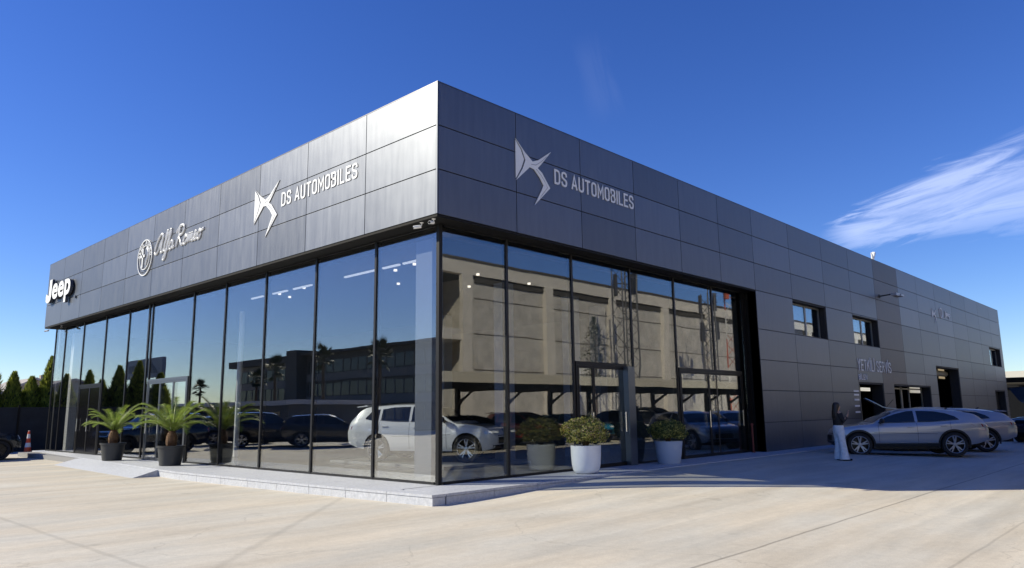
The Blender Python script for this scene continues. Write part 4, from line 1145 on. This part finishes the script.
# ------------------------------------------------------------------ fence and hedge trees at the left
t = thing('fence', 'dark solid fence closing the yard at the far left', 'fence', (0, 31.2, -.189))
q = MB(); q.box(-8.6, 0, 0, 14, .05, 2.1); q.build('fence_panel', mat('fence_fabric', (.02, .024, .03), .8, noise_amt=.3, nscale=2), t)
for k in range(8):
    q = MB(); x = -8.5 + k * 3; q.box(x - .04, -.05, 0, x + .04, -.002, 2.2); q.build('fence_post', M_black, t)
M_con = mat('conifer_leaf', (.20, .25, .035), .7, noise_amt=.4, nscale=5)
M_con2 = mat('conifer_leaf_light', (.40, .43, .07), .7, noise_amt=.3, nscale=5)
M_con3 = mat('conifer_leaf_dark', (.022, .036, .010), .7)
for m_ in (M_con, M_con2): leafy(m_, .45)
M_bark = mat('bark', (.10, .07, .045), .9, noise_amt=.3, nscale=20, bump=.5)
def conifer(seed, H, R):
    rnd = random.Random(seed)
    t = bpy.data.objects.new('conifer', None); C.objects.link(t)
    q = MB(); q.tube([(0, 0, 0), (.03, 0, H * .5), (0, 0, H * .95)], [.09, .06, .01], 8); q.build('trunk', M_bark, t)
    q = MB()
    for k in range(9000):
        h = rnd.random() ** .8; z = .25 + (H - .25) * h
        prof = (1 - h ** 1.15) ** .85 * min(1, .7 + h * 3)
        a = rnd.uniform(0, 2 * pi)
        lump = 1 + .28 * noise.noise(Vector((cos(a) * 1.7, sin(a) * 1.7, z * 1.6 + seed)))
        r = R * prof * lump * (rnd.uniform(.55, 1) if rnd.random() < .85 else rnd.uniform(.2, 1.15))
        c = Vector((r * cos(a), r * sin(a), z))
        d = Vector((cos(a) * .5, sin(a) * .5, 1)).normalized()
        sd = Vector((-sin(a), cos(a), 0)).lerp(Vector((rnd.uniform(-1, 1), rnd.uniform(-1, 1), 0)), .4)
        l = rnd.uniform(.10, .22)
        q.face([c - sd * l * .35, c + sd * l * .35, c + d * l + sd * .02], (0 if rnd.random() < .5 else (1 if rnd.random() < .75 else 2)))
    q.build('crown', [M_con, M_con2, M_con3], t, fixn=False)
    return t
cons = [conifer(11, 3.9, .98), conifer(12, 4.3, .92), conifer(13, 3.5, 1.05)]
words = ['nearest the showroom', 'second', 'third', 'fourth', 'fifth', 'sixth', 'seventh', 'eighth', 'ninth', 'tenth', 'eleventh', 'twelfth', 'thirteenth', 'fourteenth', 'fifteenth', 'sixteenth', 'seventeenth', 'eighteenth']
rnd = random.Random(2)
x = 3.1
for k in range(12):
    src = cons[k % 3]; o = src if k < 3 else copy_tree(src)
    s_ = rnd.uniform(.86, 1.12)
    o.location = (x, 33.2 + rnd.uniform(-.3, .3), -.189); o.rotation_euler = (0, 0, rnd.uniform(0, 6)); o.scale = (s_ * 1.05, s_ * 1.05, s_)
    tag(o, ('cypress nearest the showroom in the row behind the dark fence' if k == 0 else words[k] + ' cypress from the showroom in the row behind the fence'), 'tree', 'cypress row behind the dark fence')
    x -= rnd.uniform(.78, 1.05)

def gable_house(name, label, loc, w, d, eave, apex, wallm, roofm, rz=0):
    t = thing(name, label, 'house', loc, rz)
    q = MB(); q.prism([(-w / 2, 0), (w / 2, 0), (w / 2, eave), (0, apex - .15), (-w / 2, eave)], lambda a, b: (a, 0, b), lambda a, b: (a, d, b)); q.build('wall', wallm, t)
    q = MB()
    for sg in (-1, 1):
        sl = (apex - eave) / (w / 2)
        q.prism([(0, apex - .12), (0, apex + .06), (sg * (w / 2 + .5), eave - .5 * sl + .06), (sg * (w / 2 + .5), eave - .5 * sl - .12)], lambda a, b: (a, -.4, b), lambda a, b: (a, d + .4, b))
    ro = q.build('roof', roofm, t)
    q = MB(); q.box(w * .2, d * .5, eave, w * .2 + .5, d * .5 + .5, apex + .5); q.build('chimney', wallm, ro)
    for u in (-w * .28, w * .18):
        q = MB(); q.box(u, -.03, eave - 1.5, u + 1.1, -.002, eave - .5); q.build('window', M_carglass, t)
M_tan = mat('tan_render', (.36, .30, .24), .9, noise_amt=.12, nscale=2)
M_roofg = mat('roof_tiles', (.33, .30, .28), .8, noise_amt=.2, nscale=8)
gable_house('gabled_house', 'tan house with a pale gabled roof behind the cypress row', (8.7, 62, -.189), 7.5, 9, 3.0, 4.9, M_tan, M_roofg)
gable_house('gabled_house', 'low wide shed with grey gable roof further left behind the hedge', (-9, 56, -.189), 11, 10, 2.9, 4.6, mat('grey_render', (.3, .29, .28), .9), M_roofg)

# ------------------------------------------------------------------ warehouse and carport on the far side (seen in the shaded glass)
M_conc = mat('warehouse_concrete', (.56, .52, .47), .85, noise_amt=.14, nscale=.8, vary=(.48, .45, .41))
M_conc2 = mat('warehouse_trim', (.66, .61, .54), .85, noise_amt=.08, nscale=1)
wh = thing('warehouse', 'long beige concrete warehouse with pilasters on the far side of the yard', 'building', (0, -25.2, -.189))
q = MB()
q.box(25.6, -12, 0, 120, 0, 11.0); q.box(-10, -12, 0, 14.5, -.0, 11.0); q.box(14.5, -12, 0, 25.6, -3.0, 11.0)
q.build('wall', M_conc, wh)
q = MB(); q.box(-10, -.3, 11.0, 120, .25, 11.95); q.build('parapet', M_conc2, wh)
q = MB(); q.box(-10, -.2, 11.95, 120, .35, 12.08); q.build('parapet_cap', mat('cap_dark', (.09, .08, .07), .8), wh)
for x in [14.2, 25.0] + [25.4 + 8.3 * k for k in range(1, 12)]:
    q = MB(); q.box(x - .45, .0, 0, x + .45, .35, 11.0); q.build('pilaster', M_conc2, wh)
for z in (4.4, 6.9, 9.4):
    q = MB(); q.box(25.9, .001, z, 120, .03, z + .06); q.build('panel_joint', mat('joint_dark', (.14, .12, .1), .9), wh)
q = MB(); q.box(25.9, .001, 10.55, 120, .12, 10.95); q.build('shadow_strip', mat('shadow_dark', (.06, .055, .05), .9), wh)  # proud strip coloured dark as the shadow under the parapet
q = MB(); q.box(14.5, -3, 6.4, 25.6, .2, 7.1); q.build('balcony', M_conc2, wh)
q = MB(); q.box(14.6, -2.95, 0, 25.5, -2.9, 6.3); q.box(14.6, -2.95, 7.2, 25.5, -2.9, 11); q.box(14.5, -3.0, 10.9, 25.6, -.31, 11.3); q.build('loading_recess', mat('recess', (.03, .035, .03), .8), wh)

cp = thing('carport', 'long open carport with white edged flat roof opposite the shaded wall', 'carport', (0, -9.15, -.189))
q = MB(); q.box(6.5, -6.2, 2.78, 46, -.06, 2.86); q.build('roof', mat('carport_dark', (.05, .05, .055), .6), cp)
q = MB(); q.box(6.5, -.05, 2.72, 46, .0, 3.12); q.build('fascia', mat('carport_fascia', (.62, .57, .48), .6), cp)
for k in range(12):
    x = 8.2 + k * 3.42
    q = MB(); q.box(x - .09, -5.9, .0, x + .09, -5.7, 2.78); q.box(x - .07, -5.6, 2.55, x + .07, -.1, 2.775)
    q.prism([(-5.7, 1.9), (-5.7, 2.15), (-4.6, 2.6), (-4.9, 2.6)], lambda a, b: (x - .05, a, b), lambda a, b: (x + .05, a, b))
    q.prism([(-.12, 2.55), (-.25, 2.55), (-.25, 2.75), (-.12, 2.75)], lambda a, b: (x - .05, a, b), lambda a, b: (x + .05, a, b))
    q.build('post', mat('carport_steel', (.03, .03, .035), .5), cp)
# lattice masts
def mast(loc, H, w, cols, label):
    t = thing('lattice_mast', label, 'mast', loc, .3, 'lattice masts by the warehouse')
    hw_ = w / 2
    for (sx_, sy_) in ((-1, -1), (1, -1), (1, 1), (-1, 1)):
        q = MB()
        n = 6
        for k in range(n): q.tube([(sx_ * hw_, sy_ * hw_, H * k / n), (sx_ * hw_, sy_ * hw_, H * (k + 1) / n)], .06, 5, mi=k % len(cols))
        q.build('leg', cols, t)
    q = MB(); z = .3; k = 0
    while z < H - w:
        for a, b in (((-1, -1), (1, -1)), ((1, -1), (1, 1)), ((1, 1), (-1, 1)), ((-1, 1), (-1, -1))):
            if k % 2: a, b = b, a
            q.tube([(a[0] * hw_, a[1] * hw_, z), (b[0] * hw_, b[1] * hw_, z + w * .9)], .03, 4, mi=int(z / (H / 6)) % len(cols))
        z += w * .9; k += 1
    q.build('bracing', cols, t)
    q = MB()
    q.tube([(0, 0, H), (0, 0, H + 1.4)], .04, 5)
    for (x, z) in ((-.9, H - 1.0), (.8, H - .7), (.9, H - 3.2), (-.8, H - 3.4)): q.box(x - .14, -.1, z - .8, x + .14, .1, z + .8)
    q.box(-1., -.04, H - 1., 1., .04, H - .92); q.box(-1., -.04, H - 3.3, 1., .04, H - 3.22)
    q.build('antenna', cols[:1], t)
M_st = mat('galv_steel', (.10, .10, .11), .5, .5)
M_rd = mat('mast_red', (.45, .10, .06), .6); M_wt = mat('mast_white', (.6, .58, .55), .6)
mast((35.4, -19.1, -.189), 14.0, 1.3, [M_st], 'grey lattice mast with panel antennas before the warehouse')
mast((52.6, -19.1, -.189), 15.5, 1.1, [M_rd, M_wt], 'red and white lattice mast further along the warehouse')
mast((48.8, -19.6, -.189), 11.5, .8, [M_st], 'shorter grey lattice mast beside the red and white one')
rnd = random.Random(31)
t = thing('young_tree', 'thin upright young tree in front of the warehouse wall', 'tree', (31.8, -19.3, -.189))
q = MB(); q.tube([(0, 0, 0), (.1, 0, 3), (0, .1, 7)], [.12, .08, .02], 7)
for k in range(26):
    z = 2.5 + k * .17; a = k * 2.4; q.tube([(0, 0, z), (cos(a) * .7, sin(a) * .7, z + .7)], [.03, .01], 4)
q.build('trunk', M_bark, t)
q = MB()
for k in range(1800):
    z = rnd.uniform(2.8, 8); a = rnd.uniform(0, 6.28); r = rnd.uniform(.1, 1) * (1.0 if z < 5.5 else (8.2 - z) * .4)
    c = Vector((r * cos(a), r * sin(a), z)); v1 = Vector((rnd.uniform(-1, 1), rnd.uniform(-1, 1), rnd.uniform(-1, 1))) * .12; v2 = Vector((rnd.uniform(-1, 1), rnd.uniform(-1, 1), rnd.uniform(-1, 1))) * .10
    q.face([c, c + v1, c + v2])
q.build('crown', M_con3, t, fixn=False)

# ------------------------------------------------------------------ offices, palms, billboard beyond the yard (seen in the sunny glass)
of = thing('office_building', 'dark three-storey office block beyond the palms', 'building', (-34, 0, -.189))
M_of = mat('office_dark', (.06, .06, .06), .7, noise_amt=.15, nscale=1); M_ofb = mat('office_band', (.16, .16, .155), .7); M_ofg = mat('office_glass', (.03, .04, .05), .1, spec=.8)
q = MB(); q.box(-14, 40, 0, 0, 62.5, 8.0); q.build('wall', M_of, of)
q = MB(); q.box(-14, 65, 0, 0, 79, 7.3); q.build('wall', M_ofb, of)
q = MB(); q.box(-12, 62.5, 0, 1.2, 65, 8.6); q.build('stair_tower', M_of, of)
q = MB(); q.box(-14.5, 39.5, 8.0, .8, 62.5, 8.25); q.box(-14.5, 65, 7.3, .8, 79.5, 8.1); q.build('roof', M_of, of)
for (y0, y1, zs_) in ((40.5, 62, (1.0, 3.5, 6.0)), (65.5, 78.5, (.9, 3.2, 5.4))):
    for z in zs_:
        q = MB(); q.box(.002, y0, z, .06, y1, z + 1.3); w = q.build('window', M_ofg, of)
        q = MB(); y = y0
        while y < y1: q.box(.06, y, z, .12, y + .1, z + 1.3); y += 1.5
        q.build('window_frame', M_ofb, w)
        q = MB(); q.box(.002, y0, z - .9, .25, y1, z - .1); q.build('balcony_band', M_ofb, of)
lo_ = thing('low_building', 'long low pale building with flat white edged roof beyond the yard', 'building', (-15, 0, -.189))
q = MB(); q.box(-6, 33, 0, 0, 62, 2.2); q.build('wall', mat('low_wall', (.10, .10, .11), .7), lo_)
q = MB(); q.box(-6.4, 32.5, 2.2, .5, 62.5, 2.5); q.build('roof', mat('low_roof', (.55, .55, .56), .6), lo_)
for k in range(8):
    q = MB(); q.box(.002, 34 + k * 3.4, .2, .05, 36.4 + k * 3.4, 1.8); q.build('window', M_ofg, lo_)
bb = thing('billboard', 'wide blue-grey signboard on posts standing by the far hedge', 'sign', (-7.1, 36.2, -.189))
q = MB(); q.box(-.1, -2.8, 3.85, .1, 2.8, 5.0); q.build('board', mat('board_blue', (.16, .20, .28), .5), bb)
q = MB()
for y in (-2, 2): q.box(-.08, y - .08, 0, .08, y + .08, 3.85)
q.build('post', M_black, bb)
q = MB(); q.prism([(-2.2, 4.1), (-1.2, 4.7), (-.4, 4.2), (.2, 4.65), (.6, 4.15)], lambda a, b: (.101, a, b), lambda a, b: (.12, a, b)); q.box(.101, 1.0, 4.2, .12, 2.3, 4.65)
q.build('marking', mat('board_mark', (.05, .07, .12), .5), bb)

def fan_palm(seed, H):
    rnd = random.Random(seed)
    t = bpy.data.objects.new('fan_palm', None); C.objects.link(t)
    q = MB(); q.tube([(0, 0, 0), (.05, .02, H * .5), (0, 0, H)], [.24, .17, .15], 9); q.build('trunk', M_bark, t)
    q = MB()
    for k in range(34):
        az = rnd.uniform(0, 2 * pi); el = rnd.uniform(-.7, 1.3); Lp = rnd.uniform(.6, .9)
        d = Vector((cos(az) * cos(el), sin(az) * cos(el), sin(el))); base = Vector((0, 0, H)); hub = base + d * Lp
        q.tube([base, hub], .02, 3, cap=False)
        side = d.cross(Vector((0, 0, 1))).normalized(); nn = d.cross(side)
        for j in range(13):
            a = (j - 6) * .21; dir_ = (d * cos(a) + side * sin(a) - Vector((0, 0, .22))).normalized()
            w = side * cos(a) * .04 + d * sin(a) * -.04
            tip = hub + dir_ * rnd.uniform(.55, .75)
            q.face([hub, hub + dir_ * .3 + w, tip, hub + dir_ * .3 - w])
    q.build('crown', [M_con3], t, fixn=False)
    return t
fp = [fan_palm(1, 4.9), fan_palm(2, 5.4)]
def vreal(xv): return .916 - xv
PAL = [(24, 64.5, 4.2, 'leftmost fan palm over the low building'), (24, 52.8, 4.7, 'fan palm at the near end of the low building'), (22, 46.0, 5.2, 'tall fan palm before the pale office wing'),
       (21, 37.2, 5.6, 'tall fan palm beside the office stair tower'), (20, 28.9, 5.2, 'fan palm closest to the camera side of the yard')]
for k, (xv, y, h, l) in enumerate(PAL):
    o = fp[k % 2] if k < 2 else copy_tree(fp[k % 2]); s_ = h / (4.9 if k % 2 == 0 else 5.4)
    o.location = (vreal(xv), y, -.189); o.scale = (.72, .72, s_); o.rotation_euler = (0, 0, k * 1.3)
    tag(o, l, 'palm', 'fan palms beyond the yard')

# far right canopy beyond the service wing
t = thing('canopy', 'flat pale edged canopy beyond the far end of the service wing', 'canopy', (62, 0, -.189))
q = MB(); q.box(0, -14, 3.75, 12, 3.5, 4.25); q.build('roof', mat('canopy_edge', (.55, .54, .5), .6), t)
q = MB(); q.box(.5, -13.5, 3.35, 11.5, 3.0, 3.74); q.build('beam', M_black, t)
for y in (-12, -6, -.7):
    q = MB(); q.box(.6, y, 0, .8, y + .2, 3.35); q.build('post', mat('canopy_post', (.5, .5, .5), .5), t)
t = thing('shed', 'dark shed with closed front beyond the canopy', 'shed', (75, 0, -.189))
q = MB(); q.box(0, -25, 0, 10, 8, 3.2); q.build('wall', mat('shed_dark', (.008, .009, .012), .9, 0, .05), t)
q = MB(); q.box(-.3, -25.3, 3.2, 10.3, 8.3, 3.45); q.build('roof', M_black, t)

# ------------------------------------------------------------------ world, sun, camera
EL = radians(32.6); AZ = (-.700, .714)     # towards the sun
w = bpy.data.worlds.new('World'); sc.world = w; w.use_nodes = True
nt = w.node_tree; N = nt.nodes; Lk = nt.links
bg = N['Background']
sky = N.new('ShaderNodeTexSky'); sky.sky_type = 'NISHITA'; sky.sun_disc = False
sky.sun_elevation = EL; sky.sun_rotation = atan2(AZ[0], AZ[1])
sky.altitude = 0; sky.air_density = 1.0; sky.dust_density = .1; sky.ozone_density = 6.0
# wispy cirrus in fixed sky directions
tc = N.new('ShaderNodeTexCoord')
def dot(v):
    d = N.new('ShaderNodeVectorMath'); d.operation = 'DOT_PRODUCT'; Lk.new(tc.outputs['Generated'], d.inputs[0]); d.inputs[1].default_value = v; return d.outputs['Value']
def m2(op, a, b):
    n = N.new('ShaderNodeMath'); n.operation = op
    for i, v in enumerate((a, b)):
        if isinstance(v, (int, float)): n.inputs[i].default_value = v
        else: Lk.new(v, n.inputs[i])
    return n.outputs[0]
def mr(v, a, b, c, d, smooth=True):
    n = N.new('ShaderNodeMapRange'); n.interpolation_type = 'SMOOTHSTEP' if smooth else 'LINEAR'
    for k, vv in (('From Min', a), ('From Max', b), ('To Min', c), ('To Max', d)): n.inputs[k].default_value = vv
    Lk.new(v, n.inputs['Value']); return n.outputs[0]
def streak(c0, c1, w0, w1, u0, u1, amp, seed):
    c = ((c0 + c1) / 2).normalized(); a = (c1 - c0); a = (a - c * a.dot(c)).normalized(); b = c.cross(a).normalized()
    dc = m2('MAXIMUM', dot(c), .05)
    u = m2('DIVIDE', dot(a), dc); v = m2('DIVIDE', dot(b), dc)
    hl = (c1 - c0).length / 2
    cv = N.new('ShaderNodeCombineXYZ'); Lk.new(m2('MULTIPLY', u, 5.), cv.inputs[0]); Lk.new(m2('MULTIPLY', v, 34.), cv.inputs[1]); cv.inputs[2].default_value = seed
    n = N.new('ShaderNodeTexNoise'); n.inputs['Scale'].default_value = 1.6; n.inputs['Detail'].default_value = 9; n.inputs['Roughness'].default_value = .62; n.inputs['Distortion'].default_value = .5
    Lk.new(cv.outputs[0], n.inputs['Vector'])
    wob = m2('MULTIPLY', m2('SUBTRACT', n.outputs['Fac'], .5), w1 * 1.6)
    width = mr(u, -hl, hl, w0, w1, False)
    e = m2('DIVIDE', m2('ABSOLUTE', m2('ADD', v, wob), 0), width)
    mask = m2('MULTIPLY', mr(e, .35, 1.15, 1, 0), m2('MULTIPLY', mr(u, -hl * u0, -hl * u0 + .05, 0, 1), mr(dot(c), .2, .5, 0, 1)))
    if u1: mask = m2('MULTIPLY', mask, mr(u, hl * u1, hl * u1 + .05, 1, 0))
    tex = mr(n.outputs['Fac'], .22, .68, .25, 1.)
    return m2('MULTIPLY', m2('MULTIPLY', mask, tex), amp)
V = Vector
s1 = streak(V((.9150, .3400, .2020)), V((.9615, .110, .2420)), .014, .058, 1.0, 0, .40, 1.)
s2 = streak(V((.7000, .5300, .482)), V((.7400, .5350, .410)), .025, .025, 1.0, 1.0, .02, 7.)
fac = m2('MINIMUM', m2('ADD', s1, s2), 1.)
# the photograph's deep saturated sky
gm = N.new('ShaderNodeHueSaturation'); gm.inputs['Saturation'].default_value = 1.19; gm.inputs['Hue'].default_value = .520; gm.inputs['Value'].default_value = 1.0
Lk.new(sky.outputs[0], gm.inputs['Color'])
mx = N.new('ShaderNodeMixRGB'); Lk.new(fac, mx.inputs[0]); Lk.new(gm.outputs[0], mx.inputs[1]); mx.inputs[2].default_value = (7.5, 8.2, 10.5, 1)
Lk.new(mx.outputs[0], bg.inputs[0]); bg.inputs[1].default_value = .107

sl = bpy.data.lights.new('sun', 'SUN'); sl.energy = 4.9; sl.angle = radians(.53); sl.color = (1, .93, .72)
so = bpy.data.objects.new('sun', sl); C.objects.link(so)
sd = Vector((AZ[0] * cos(EL), AZ[1] * cos(EL), sin(EL)))
so.rotation_euler = sd.to_track_quat('Z', 'Y').to_euler()

cam = bpy.data.cameras.new('camera'); co = bpy.data.objects.new('camera', cam); C.objects.link(co); sc.camera = co
r = Vector((.68782584, -.72575444, -.01327031)); u = Vector((-.1143763, -.12641607, .98536138)); f = Vector((.71680798, .67623921, .16996135))
co.matrix_world = Matrix(((r.x, u.x, -f.x, -9.32625), (r.y, u.y, -f.y, -10.8197), (r.z, u.z, -f.z, 1.404825), (0, 0, 0, 1)))
cam.sensor_width = 36; cam.lens = 737.627 / 1024 * 36; cam.clip_end = 3000; cam.clip_start = .05

sc.view_settings.view_transform = 'Standard'; sc.view_settings.look = 'None'; sc.view_settings.exposure = .50; sc.view_settings.gamma = 1
sc.render.engine = 'CYCLES'
cy = sc.cycles
cy.max_bounces = 10; cy.transparent_max_bounces = 24; cy.glossy_bounces = 5; cy.diffuse_bounces = 4
cy.use_denoising = True; cy.sample_clamp_indirect = 6; cy.caustics_reflective = False; cy.caustics_refractive = False
cy.use_adaptive_sampling = True; cy.adaptive_threshold = .01
